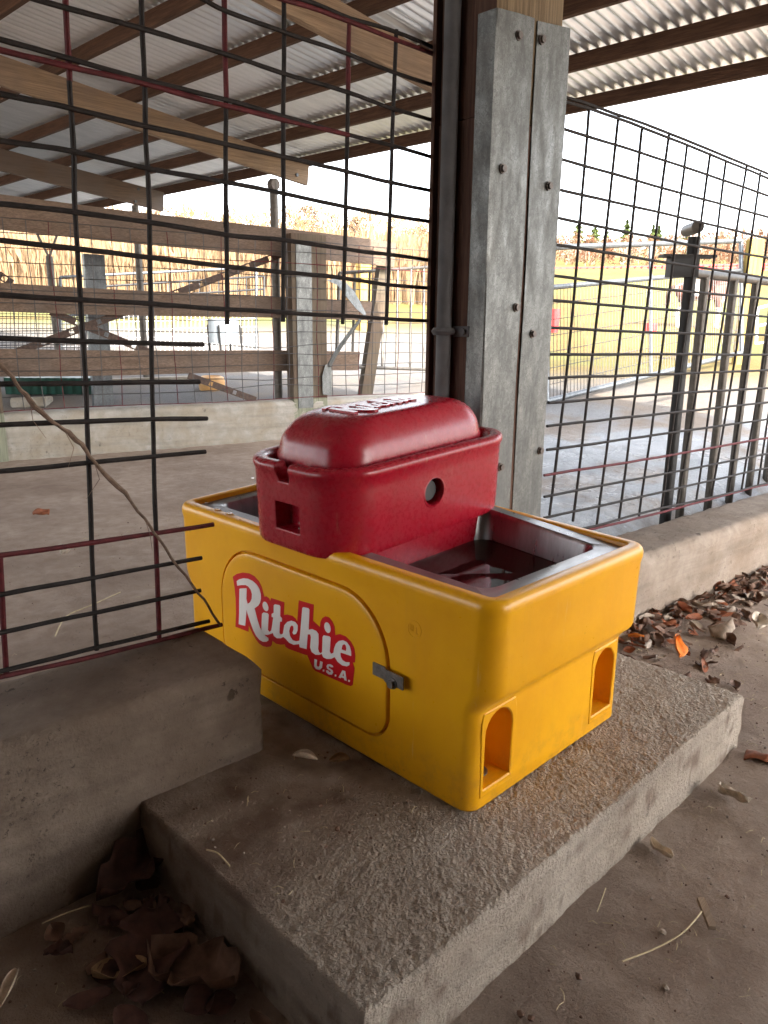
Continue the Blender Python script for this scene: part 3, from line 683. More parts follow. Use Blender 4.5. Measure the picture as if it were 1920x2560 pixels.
add_box(bm, PX0-.009, PX0-.002, .765, .845, p.z-.02, p.z+.02, 0, .002); add_cyl(bm, (PX0-.008, .79, p.z), (PX0-.02, .79, p.z), .013, 10); obj('conduit_clamp', bm, M['conduit'], po)

# ------------------------------------------------------------------ welded wire panels
def wirepath(pts, proj): return [proj(a, b) for a, b in pts]
def smoothpath(P, sub=4):
    out = []
    for i in range(len(P)-1):
        p0, p1, p2, p3 = P[max(i-1, 0)], P[i], P[i+1], P[min(i+2, len(P)-1)]
        for k in range(sub):
            t = k/sub; out.append(.5*((2*p1)+(p2-p0)*t+(2*p0-5*p1+4*p2-p3)*t*t+(3*p1-p0-3*p2+p3)*t**3))
    out.append(P[-1]); return out
LN = (0, 1, 0); LY = .985
z2 = lambda a, b: (a*.33755, b*.33755); z3 = lambda a, b: (520+a*.3496, b*.3496)
b1 = lambda a, b: (a*.33755, 520+b*.33755); b2_ = lambda a, b: (520+a*.3496, 520+b*.3496); g1 = lambda a, b: (a*.42194, 1200+b*.42194)
HW = [
 [(-90, -190), (200, -105), (470, -20), z3(130, 80), z3(535, 225), z3(1000, 385), z3(1320, 510), z3(1640, 622)],
 [(-90, -65), z2(280, 0), z2(1080, 215), z3(140, 390), z3(530, 520), z3(1000, 660), z3(1320, 775), z3(1640, 870)],
 [(-90, 68), z2(0, 290), z2(520, 430), z2(1080, 590), z3(200, 730), z3(540, 830), z3(1000, 960), z3(1320, 1040), z3(1640, 1136)],
 [(-90, 208), z2(0, 690), z2(540, 800), z2(1080, 930), z3(0, 995), z3(540, 1120), z3(1000, 1225), z3(1320, 1305), z3(1640, 1373)],
 [(-90, 332), z2(0, 1035), z2(540, 1120), z2(1090, 1245), z3(0, 1275), z3(540, 1385), z3(985, 1475), z3(1310, 1540), z3(1640, 1594)],
 [(-90, 495), b1(0, -38), b1(540, 25), b1(1100, 100), b2_(140, 190), b2_(540, 225), b2_(970, 290), b2_(1310, 335), b2_(1640, 376)],
 [(-90, 592), b1(0, 240), b1(590, 305), b1(1110, 365), b2_(0, 400), b2_(560, 460), b2_(970, 500), b2_(1300, 545), b2_(1640, 576)],
 [(-90, 733), b1(0, 640), b1(600, 680), b1(1120, 705), b2_(0, 715), b2_(550, 745), b2_(970, 770), b2_(1290, 795), b2_(1640, 806)],
 [(-90, 842), b1(0, 965), b1(600, 985), b1(1120, 1000), b1(1505, 1010)],
 [(-90, 962), b1(0, 1305), b1(650, 1295), b1(1480, 1285)],
 [(-90, 1065), b1(0, 1605), b1(640, 1580), b1(1535, 1553)],
 [(-90, 1183), b1(0, 1945), b1(650, 1885), b1(1522, 1803)],
 [(-90, 1508), g1(25, 675), g1(560, 575), g1(1193, 458)],
]
HR = [[(-90, 108), z2(0, 370), z2(500, 490), z2(1080, 620), z3(0, 722), z3(500, 845), z3(1000, 965)],
      [(-90, 1408), g1(0, 445), g1(540, 370), g1(1262, 262)],
      [(-90, 1708), g1(0, 1165), g1(580, 1040), g1(1315, 855)]]
HW += [[(-90, 1600), g1(35, 895), g1(560, 785), g1(1187, 654)], [(-90, 1695), g1(50, 1120), g1(580, 990), g1(1237, 833)]]
HT = [[z3(200, -110), z3(680, -2), z3(1010, 130), z3(1340, 225), z3(1640, 352)]]
HTR = [[z3(200, -90), z3(560, 0), z3(1000, 150), z3(1640, 398)]]
VW = [[z2(510, 600), z2(545, 1100), b1(555, 0), b1(580, 400), b1(615, 950), g1(525, 0), g1(570, 1005)],
      [(346, -60), z2(1045, 0), z2(1065, 600), z2(1090, 1300), b1(1100, 0), b1(1115, 600), b1(1140, 1896), g1(920, 320)],
      [z3(125, 700), z3(125, 1602), b2_(130, 0), b2_(138, 832)],
      [(710, -60), z3(540, 0), z3(537, 800), z3(540, 1602), b2_(535, 812)],
      [z3(1000, 660), z3(980, 1602), b2_(985, 0), b2_(962, 828)],
      [z3(1346, 213), z3(1325, 760), z3(1300, 1602), b2_(1272, 832)]]
VR = [[(160, -60), z2(485, 0), z2(510, 600)], [(560, -60), z3(115, 0), z3(125, 700)], [z3(1012, 132), z3(1000, 660)], [g1(920, 320), g1(941, 938)], [g1(-2, 440), g1(15, 780), g1(36, 1158)]]
panel = thing('wire_panel', 'near bent welded wire panel with cut wire ends, left of the post', 'wire panel', (0, LY, .33))
def wires(name, lists, yoff, r, mat, parent, n0, ang=.0):
    for w in lists:
        bm = B(); P = [hit(a, b, (n0[0], n0[1]+yoff, 0), n0[2]) for a, b in w]
        sp = smoothpath(P, 5); k0 = random.random()*50
        sp = [q+Vector((.0026*fbm(q.x, q.z, k0, 3, 4), .003*fbm(q.x, q.z, k0+9, 3, 4), .0026*fbm(q.x, q.z, k0+5, 3, 4))) for q in sp]
        add_tube(bm, sp, [r*(1+.10*fbm(q.x, q.z, k0, 2, 25)) for q in sp], 8); obj(name, bm, mat, parent)
nL = (0, LY, (0, 1, 0))
wires('cross_wire', HW+HT, -.007, .0070, M['wire'], panel, nL); wires('red_cross_wire', HR+HTR, -.007, .0076, M['wire_red'], panel, nL)
wires('upright_wire', VW, .007, .0073, M['wire'], panel, nL); wires('red_upright_wire', VR, .007, .0079, M['wire_red'], panel, nL)
# right panel
nRv = (.08, 1, 0); nR = (1.3, .985, nRv)
g = lambda a, b: (1300+a*.3737, 500+b*.3737)
cols = [[(1473, 266), (1421, 885), (1373, 1288)], [(1545, 290), (1481, 885), (1431, 1303)], [(1604, 322), (1545, 886), (1491, 1315)], [(1671, 338), (1601, 886), (1547, 1302)], [(1717, 363), (1653, 886), (1597, 1290)], [(1775, 382), (1705, 886), (1653, 1275)],
        [(1814, 402), (1754, 886), (1692, 1264)], [(1866, 415), (1793, 886), (1741, 1249)], [(1900, 431), (1838, 886), (1778, 1242)], [(1944, 445), (1872, 887), (1821, 1234)], [(1985, 462), (1910, 888), (1853, 1223)], [(2022, 478), (1944, 888), (1894, 1216)],
        [(2060, 492), (1980, 889), (1930, 1206)], [(2098, 506), (2014, 889), (1962, 1198)]]
rows = [[(1380, 312), (1464, 339), (1604, 382), (1800, 447), (2060, 537)], [(1380, 390), (1459, 414), (1594, 451), (1703, 482), (1920, 542), (2060, 580)], [(1380, 469), (1454, 487), (1646, 530), (1920, 596), (2060, 632)],
        [(1380, 541), g(240, 115), g(570, 185), g(905, 250), g(1200, 310), g(1659, 385), (2060, 672)], [g(200, 290), g(555, 345), g(870, 400), g(1170, 445), g(1659, 520), (2060, 718)], [g(190, 500), g(540, 545), g(1000, 600), g(1659, 660), (2060, 764)],
        [g(190, 668), g(690, 710), g(1100, 740), g(1659, 780), (2060, 800)], [g(190, 850), g(660, 875), g(1080, 890), g(1659, 902), (2060, 841)], [g(190, 1030), g(1659, 1033), (2060, 887)], [g(190, 1190), g(920, 1165), g(1659, 1138), (2060, 920)],
        [g(190, 1356), g(760, 1310), g(1659, 1255), (2060, 961)], [g(180, 1511), g(600, 1465), g(1170, 1405), g(1659, 1352), (2060, 995)], [g(180, 1672), g(580, 1615), g(1150, 1535), g(1659, 1466), (2060, 1034)],
        [g(160, 1985), g(560, 1905), g(1200, 1785), g(1659, 1694), (2060, 1112)], [g(160, 2125), g(690, 2010), g(1190, 1895), g(1659, 1790), (2060, 1146)], [g(160, 2245), g(500, 2180), g(840, 2085), g(1400, 1960), g(1659, 1893), (2060, 1186)]]
rpanel = thing('wire_panel', 'straight welded wire panel of small even cells, right of the post', 'wire panel', (2.6, .88, .17))
wires('cross_wire', rows+[[(1380, 232), (1475, 262), (1660, 328), (1920, 434), (2060, 490)], [(1380, 245), (1475, 272), (1660, 339), (1920, 445), (2060, 501)]], -.007, .0072, M['wire'], rpanel, nR)
wires('red_cross_wire', [[g(160, 1838), g(700, 1755), g(1230, 1665), g(1659, 1588), (2060, 1076)], [g(160, 2268), g(520, 2190), g(960, 2083), g(1400, 1965), g(1659, 1900), (2060, 1190)]], -.007, .0074, M['wire_red'], rpanel, nR)
def split(cols, red):
    return cols
wires('upright_wire', cols, .007, .0072, M['wire'], rpanel, nR)
# dry vine across the left panel
bm = B(); vp = [(-60, 850), (0, 908), (40, 958), (75, 1000), (118, 1045), (160, 1072), (190, 1098), (225, 1140), (262, 1185), (310, 1232), (362, 1298), (395, 1345), (430, 1395), (480, 1462), (520, 1515), (550, 1562)]
P = [hit(a, b, (0, LY-.035, 0), (0, 1, 0)) for a, b in vp]; sp = smoothpath(P, 3)
sp = [q+Vector((.002*math.sin(i*1.7), .004*math.sin(i*.9), .002*math.cos(i*2.3))) for i, q in enumerate(sp)]
add_tube(bm, sp, [.0062+.0013*math.sin(i*.8) if i < len(sp)*.6 else .0043 for i in range(len(sp))], 7)
for i in (9, 15, 22, 30):
    q = sp[i]; add_tube(bm, [q, q+Vector((.02*random.uniform(-1, 1), -.01, -.05)), q+Vector((.04*random.uniform(-1, 1), -.01, -.10))], [.0012, .001, .0006], 4)
o = obj('dry_vine', bm, M['vine']); tag(o, 'dry twisted vine stem climbing diagonally across the left wire panel', 'vine')

# ------------------------------------------------------------------ far fence: posts, boards, wire, braces
fdir = Vector((math.cos(FA), math.sin(FA), 0)); fnor = Vector((-fdir.y, fdir.x, 0)); F0 = Vector((1.53, 7.63, 0))
def onf(px, py, off=0.): return hit(px, py, F0+fnor*off, fnor)
def far_post(name, pxa, pxb, pytop, pybot, off, label, clad=True, dep=.2):
    a, b = onf(pxa, pybot, off), onf(pxb, pybot, off); at_, bt = onf(pxa+0, pytop, off), onf(pxb, pytop, off)
    wv = (b-a); wv.z = 0; w = wv.length; c = (a+b)/2; z1 = (at_.z+bt.z)/2
    t = thing(name, label, 'post', (c.x, c.y, FLOOR))
    top = c.copy(); top.z = z1
    bm = B(); A0 = c-fdir*w/2; B0 = c+fdir*w/2
    def P4(z, e=0): return [A0-fdir*e-fnor*e+Vector((0, 0, z-A0.z)), B0+fdir*e-fnor*e+Vector((0, 0, z-B0.z)), B0+fdir*e+fnor*dep+Vector((0, 0, z-B0.z)), A0-fdir*e+fnor*dep+Vector((0, 0, z-A0.z))]
    add_hex(bm, P4(FLOOR)+P4(.32)); obj('footing', bm, M['green_wood'], t)
    bm = B(); add_hex(bm, P4(.32)+P4(z1)); obj('shaft', bm, M['board_v'], t)
    if clad:
        bm = B(); q = A0+fdir*w*.12; r = A0+fdir*w*.56
        def L4(z): return [Vector((q.x, q.y, z))-fnor*.012, Vector((r.x, r.y, z))-fnor*.012, Vector((r.x, r.y, z))-fnor*.003, Vector((q.x, q.y, z))-fnor*.003]
        add_hex(bm, L4(.2)+L4(z1-.12)); obj('steel_plate', bm, M['galv'], t)
    return t
far_post('fence_post', 735, 818, 585, 1018, 0, 'grey steel faced wooden fence post standing on the far curb', True)
far_post('fence_post', -50, 22, 900, 1150, -.03, 'mossy wooden fence post at the left end of the far curb', True)
# leaning end post
a, b = onf(905, 985, .5), onf(968, 605, .5)
bm = B(); add_beam(bm, a-Vector((0, 0, .3)), b, .19, .12, 0, fnor); o = obj('fence_post', bm, M['board_v'], None, 35, a); tag(o, 'leaning brown wooden post at the end of the fence boards', 'post')
# second steel post behind
a, b = onf(246, 880, 2.2), onf(232, 636, 2.2); bm = B(); add_beam(bm, a-Vector((0, 0, .9)), b, .27, .14, 0, fnor); o = obj('fence_post', bm, M['galv_tube'], None, 35, a); tag(o, 'grey galvanized post rising behind the fence boards, by the crossed straps', 'post')
# boards
bf = thing('board_fence', 'weathered brown three board fence on the far side of the pen', 'fence', onf(450, 1000, .3))
def board(p0, p1, h0, h1, off, th=.05, mat='board'):
    A, Bq = onf(*p0, off), onf(*p1, off); A2, B2 = onf(*h0, off), onf(*h1, off); n_ = fnor*th
    d = (Bq-A).normalized()*3
    A, A2 = A-d*Vector((1, 1, 1)), A2-(B2-A2).normalized()*3
    bm = B(); n_s = 14
    for k in range(n_s):
        t0, t1 = k/n_s, (k+1)/n_s
        u0, u1, l0, l1 = A.lerp(Bq, t0), A.lerp(Bq, t1), A2.lerp(B2, t0), A2.lerp(B2, t1)
        w = lambda t: Vector((0, 0, .012*math.sin(t*9)))
        add_hex(bm, [l0+w(t0), l1+w(t1), l1+n_+w(t1), l0+n_+w(t0), u0+w(t0), u1+w(t1), u1+n_+w(t1), u0+n_+w(t0)])
    bmesh.ops.remove_doubles(bm, verts=bm.verts, dist=.0005)
    return obj('board', bm, M[mat], bf)
board((0, 484), (990, 607), (0, 572), (985, 668), .32); board((0, 705), (930, 755), (0, 777), (925, 802), .32); board((0, 870), (900, 880), (0, 940), (895, 926), .32)
bmx = B()
# light board lapped on the top one
# perforated straps
def strap(p0, p1, off, w=.085, gap=.34):
    a, b = onf(*p0, off), onf(*p1, off); d = (b-a); L = d.length; d.normalize(); u = d.cross(fnor).normalized(); bm = B()
    def slab(s0, s1, u0, u1): add_hex(bm, [a+d*s0+u*u0, a+d*s1+u*u0, a+d*s1+u*u0+fnor*.006, a+d*s0+u*u0+fnor*.006, a+d*s0+u*u1, a+d*s1+u*u1, a+d*s1+u*u1+fnor*.006, a+d*s0+u*u1+fnor*.006])
    s = 0; hw = .026
    while s < L-.001:
        e = min(L, s+gap-2*hw); slab(s, e, -w/2, w/2)
        if e+2*hw < L: slab(e, e+2*hw, -w/2, -hw); slab(e, e+2*hw, hw, w/2)
        s = e+2*hw
    bmesh.ops.recalc_face_normals(bm, faces=bm.faces); obj('brace_strap', bm, M['strap'], bf, 20)
strap((125, 778), (385, 885), .42); strap((40, 880), (705, 634), .45); strap((470, 938), (640, 1000), .3); strap((-60, 650), (30, 708), .45)
# bent galvanized strip hanging on the grey post
bm = B(); P = [onf(*q, -.06) for q in ((815, 700), (842, 712), (868, 745), (890, 772), (912, 790))]; P2 = [onf(*q, -.02) for q in ((835, 697), (862, 704), (884, 728), (900, 756), (914, 784))]
loft(bm, [P+[q+Vector((0, 0, .004)) for q in P2][::-1], [q-fnor*.008 for q in P]+[q-fnor*.008+Vector((0, 0, .004)) for q in P2][::-1]]); bmesh.ops.recalc_face_normals(bm, faces=bm.faces)
P3 = [onf(*q, -.04) for q in ((903, 795), (872, 835), (842, 878), (822, 915))]; add_tube(bm, smoothpath(P3, 3), [.02, .022, .024, .026, .028, .028, .03, .03, .03, .03], 6)
P4_ = [onf(*q, -.03) for q in ((806, 985), (804, 940), (812, 912), (826, 905), (828, 950), (827, 988))]; add_poly_prism(bm, P4_, -fnor*.01)
o = obj('metal_strip', bm, M['galv'], None, 35, onf(815, 700, -.06)); tag(o, 'bent galvanized strip hanging off the grey fence post', 'metal strip')
# far wire panel
fp = thing('wire_panel', 'fine wire panel fixed above the far concrete curb', 'wire panel', onf(450, 1010, -.02))
s0, s1 = -4.0, 6.6; zb, zt = .34, 2.33
bmv = B(); bmh = B()
k = 0; s = s0
while s < s1:
    wob = lambda z: .012*math.sin(z*5+s*3)
    mi = 1 if k % 3 == 0 else 0
    pts = [F0+fdir*(s+wob(z))-fnor*.0+Vector((0, 0, z)) for z in np.linspace(zb, zt, 6)]; add_tube(bmv, pts, .0052, 5, mi); s += .215; k += 1
for i in range(15):
    z = zb+(zt-zb)*i/14
    def bend(s): 
        w = math.exp(-((s-3.05)/.5)**2)
        return Vector((0, 0, .05*w*math.sin(i*2.2)*(1 if i < 6 else .3)+.008*math.sin(s*2+i)))
    add_tube(bmh, [F0+fdir*s_+Vector((0, 0, z))+bend(s_)-fnor*.011 for s_ in np.linspace(s0, s1, 36)], .0050, 5, 1 if i in (0, 12) else 0)
obj('upright_wires', bmv, [M['wire_far'], M['wire_red']], fp); obj('cross_wires', bmh, [M['wire_far'], M['wire_red']], fp)

# ------------------------------------------------------------------ yard things seen through the fence, left
def grounded(px, py, d):
    p = at(px, py, d); p.z = gz(p.x, p.y); return p
# green ribbed trough
a, b = at(14, 985, 11.2), at(250, 985, 11.6); u = (b-a).normalized(); v = Vector((-u.y, u.x, 0)); h = Vector((0, 0, .25))
bm = B(); add_hex(bm, [a, b, b+v*.5, a+v*.5, a+h-v*.05, b+h-v*.05, b+v*.55+h, a+v*.55+h])
for k in range(11):
    q = a.lerp(b, (k+.5)/11); add_hex(bm, [q-u*.03-v*.03, q+u*.03-v*.03, q+u*.02, q-u*.02, q-u*.03-v*.085+h, q+u*.03-v*.085+h, q+u*.02-v*.04+h, q-u*.02-v*.04+h])
bmesh.ops.recalc_face_normals(bm, faces=bm.faces); o = obj('feed_trough', bm, M['green_paint'], None, 20, a); tag(o, 'dark green ribbed plastic feed trough beyond the far curb', 'trough')
for pa, pb, d, hh, lab in (((262, 985), (480, 978), 12.6, .30, 'long pale concrete block lying beyond the far curb'), ((655, 985), (748, 980), 13.0, .30, 'short pale concrete block behind the grey fence post'), ((24, 1010), (112, 1008), 10.9, .14, 'low pale concrete block in front of the green trough')):
    a, b = at(*pa, d), at(*pb, d); u = (b-a).normalized(); v = Vector((-u.y, u.x, 0)); bm = B(); h = Vector((0, 0, hh)); a = a-Vector((0, 0, .05)); b = b-Vector((0, 0, .05))
    add_hex(bm, [a, b, b+v*.3, a+v*.3, a+h, b+h, b+v*.3+h, a+v*.3+h]); bmesh.ops.bevel(bm, geom=list(bm.edges), offset=.015, segments=2, affect='EDGES')
    o = obj('concrete_block', bm, M['curb_far'], None, 35, a); tag(o, lab, 'concrete block', 'concrete blocks beyond the far curb')
p = at(530, 980, 12.0); bm = B(); L_ = [[Vector((p.x+r*math.cos(t), p.y+r*math.sin(t), p.z-.03+z)) for t in [2*math.pi*k/20 for k in range(20)]] for r, z in ((.17, 0), (.20, .06), (.21, .2), (.19, .27), (.15, .29), (.14, .26), (.13, .1))]
loft(bm, L_); o = obj('feed_tub', bm, M['tan_tub'], None, 35, p); tag(o, 'tan plastic feed tub beyond the far curb, by a brace strap', 'tub')
# grey tank on legs
p = at(560, 850, 15.0); t = thing('water_tank', 'small grey tank on thin legs in the yard beyond the boards', 'tank', grounded(560, 850, 15))
bm = B(); add_cyl(bm, p+Vector((0, 0, -.05)), p+Vector((0, 0, .42)), .30, 22); obj('drum', bm, M['grey_tank'], t)
for s in range(4):
    c = p+Vector((.33*math.cos(s*1.57+.7), .33*math.sin(s*1.57+.7), .3)); q = c*1.0; q.z = gz(c.x, c.y); bm = B(); add_cyl(bm, q+Vector((.04, 0, 0)), c, .02, 8); obj('leg', bm, M['black_metal'], t)
# gates
def gate(name, label, tl, trr, br, bl, nbars, rail, wire, mats=('galv_tube', 'galv_tube'), mids=(), loc=None, ends=True, brad=None, group=None):
    """corners are world points; rails top/bottom, bars between"""
    t = thing(name, label, 'gate', (bl+br)/2, group)
    for a, b in ((tl, trr), (bl, br)):
        bm = B(); add_cyl(bm, a, b, rail, 10); obj('rail', bm, M[mats[0]], t)
    for f in mids:
        bm = B(); add_cyl(bm, tl.lerp(bl, f), trr.lerp(br, f), rail*.9, 10); obj('rail', bm, M[mats[0]], t)
    if ends:
        for a, b in ((tl, bl), (trr, br)):
            bm = B(); add_cyl(bm, a, b, rail, 10); obj('stile', bm, M[mats[0]], t)
    if nbars:
        for k in range(1, nbars):
            bm = B(); f = k/nbars; add_cyl(bm, tl.lerp(trr, f), bl.lerp(br, f), brad or wire, 6); obj('bar', bm, M[mats[1]], t)
    return t
def meshfill(t, tl, trr, br, bl, nv, nh, r, mat):
    bm = B()
    for k in range(nv+1): add_tube(bm, [tl.lerp(trr, k/nv), bl.lerp(br, k/nv)], r, 4)
    for k in range(nh+1): add_tube(bm, [tl.lerp(bl, k/nh), trr.lerp(br, k/nh)], r, 4)
    obj('wire_infill', bm, M[mat], t)
tl, t2, br, bl = at(848, 682, 10.6), at(1120, 664, 12.3), at(1120, 925, 12.3), at(840, 915, 10.6)
gate('tube_gate', 'dark upright barred gate seen between the leaning post and timber post', tl, t2, br, bl, 8, .026, .02, ('pipe', 'pipe'))
tl, t2, br, bl = at(150, 692, 15.2), at(640, 668, 17.5), at(640, 880, 17.5), at(150, 885, 15.2)
t = gate('tube_gate', 'pale wire filled yard gate behind the board fence', tl, t2, br, bl, 0, .03, .02, ('galv_tube', 'galv_tube'), (.5,))
meshfill(t, tl.lerp(bl, .5), t2.lerp(br, .5), br, bl, 44, 5, .007, 'white_paint')
tl, t2, br, bl = at(262, 715, 18.5), at(660, 690, 21), at(660, 770, 21), at(262, 795, 18.5)
gate('tube_gate', 'low dark railed gate farther off in the yard', tl, t2, br, bl, 16, .03, .014, ('black_metal', 'black_metal'), (.4,))
tl, t2, br, bl = at(-90, 770, 13.5), at(215, 775, 14.2), at(215, 880, 14.2), at(-90, 880, 13.5)
t = gate('tube_gate', 'small meshed panel at the far left behind the boards', tl, t2, br, bl, 0, .016, .01, ('wire_far', 'wire_far')); meshfill(t, tl, t2, br, bl, 30, 9, .006, 'wire_far')
p0, p1 = at(908, 760, 22), at(908, 652, 22); bm = B(); add_beam(bm, p0-Vector((0, 0, .8)), p1, .36, .3, 0, fnor); o = obj('wooden_post', bm, M['yellow_wood'], None, 35, p0); tag(o, 'yellow wooden post in the yard behind the bent metal strip', 'post')

# ------------------------------------------------------------------ yard things on the right
tl, t2, br, bl = at(*g(175, 316), 8.45), at(*g(1478, 272), 11.2), at(*g(1478, 1020), 11.2), at(*g(175, 1345), 8.45)
t = gate('pasture_gate', 'long grey tubular gate with wire infill standing open on the gravel drive', tl, t2, br, bl, 0, .034, .02, ('galv_tube', 'galv_tube'), (.262,))
a = at(*g(860, 300), 9.75); f = (a-tl).length/(t2-tl).length
bm = B(); add_cyl(bm, tl.lerp(t2, f), bl.lerp(br, f), .024, 10); obj('stile', bm, M['galv_tube'], t)
meshfill(t, tl.lerp(bl, .262), t2.lerp(br, .262), br, bl, 72, 7, .0042, 'wire_far')
p0, p1 = at(*g(1468, 1115), 11.5), at(*g(1545, 285), 11.5); p0.z -= .3; p1.x, p1.y = p0.x+.02, p0.y
bm = B(); add_beam(bm, p0, p1, .20, .16, 0, (1, 1, 0)); o = obj('wooden_post', bm, M['yellow_wood'], None, 35, p0); tag(o, 'large yellow wooden gate post at the end of the pasture gate', 'post')
# white gate beyond
tl, t2, br, bl = at(1893, 770, 16), at(2010, 740, 18), at(2010, 890, 18), at(1888, 905, 16)
gate('pasture_gate', 'white railed gate at the right edge behind the yellow post', tl, t2, br, bl, 3, .03, .03, ('white_paint', 'white_paint'), (.33, .66))
# black gate post with hinge and the pipe gate hung on it
tb = at(1662, 1300, 4.9); tt = at(1725, 600, 4.9); tt.x, tt.y = tb.x, tb.y
bp_ = thing('gate_post', 'black steel gate post with a pipe stub on top and a hinge bracket', 'post', (tb.x, tb.y, gz(tb.x, tb.y)))
bm = B(); add_cyl(bm, (tb.x, tb.y, gz(tb.x, tb.y)-.1), tt+Vector((0, 0, -.03)), .036, 14); obj('shaft', bm, M['black_metal'], bp_)
ax = Vector((.8, .6, 0)); bm = B(); add_cyl(bm, tt-ax*.06+Vector((0, 0, .02)), tt+ax*.22+Vector((0, 0, .03)), .036, 16); obj('pipe_stub', bm, M['pipe'], bp_)
hb = at(1706, 680, 4.9); hb.x, hb.y = tb.x, tb.y; rv = Vector((RT[0], RT[1], 0)).normalized()
bm = B(); add_beam(bm, hb-rv*.14, hb+rv*.03, .09, .115); add_beam(bm, hb-rv*.19+Vector((0, 0, .065)), hb+rv*.13+Vector((0, 0, .062)), .10, .016); obj('hinge_bracket', bm, M['black_metal'], bp_)
pg = thing('pipe_gate', 'heavy grey pipe gate of thick uprights hung beside the black post', 'gate', (tb.x+.6, tb.y, gz(tb.x+.6, tb.y)))
r0, r1_ = at(1733, 683, 4.95), at(2120, 667, 7.3); r1_.z = r0.z+.03
bm = B(); add_cyl(bm, r0, r1_, .030, 14); obj('rail', bm, M['pipe'], pg)
for px in (1763, 1836, 1890, 1938, 1980, 2016, 2050):
    a = ray(px, 690); dirn = (r1_-r0)
    # parameter where the rail crosses this image column
    best = min(np.linspace(0, 1, 400), key=lambda s: abs(959.43+FPX*((np.array(r0.lerp(r1_, s))-CAM) @ RT)/((np.array(r0.lerp(r1_, s))-CAM) @ FW)-px))
    q = r0.lerp(r1_, best); bm = B(); add_cyl(bm, (q.x, q.y, gz(q.x, q.y)-.05), q, .030, 14); obj('upright', bm, M['pipe'], pg)
# red tubs
for px, py, d, r, lab in ((1625, 834, 20, .16, 'round red feed tub on the grass beyond the pasture gate'), (1384, 832, 20, .13, 'red bucket beside the timber post on the far grass')):
    p = grounded(px, py, d); bm = B(); hgt = .28 if px > 1500 else .62
    L_ = [[Vector((p.x+rr*math.cos(q), p.y+rr*math.sin(q), p.z+z)) for q in [2*math.pi*k/20 for k in range(20)]] for rr, z in ((r*.8, 0), (r, hgt*.4), (r*1.08, hgt*.85), (r*1.1, hgt), (r*1.0, hgt), (r*.9, hgt*.3))]
    loft(bm, L_); o = obj('red_tub', bm, M['red_paint'], None, 35, p); tag(o, lab, 'tub')
# distant red rail fence
rf = thing('rail_fence', 'faded red rail fence far across the field', 'fence', grounded(1500, 690, 62))
bm = B()
for k in range(44):
    px = 1330+k*17; a = at(px, 688-.02*(px-1390), 62); add_beam(bm, a-Vector((0, 0, .4)), a+Vector((0, 0, .62)), .16, .10)
for dz in (.1, .35, .58):
    a, b = at(1330, 688+1.2, 62), at(2060, 674.6, 62); add_beam(bm, a+Vector((0, 0, dz)), b+Vector((0, 0, dz)), .12, .14)
obj('rails', bm, M['red_paint'], rf)

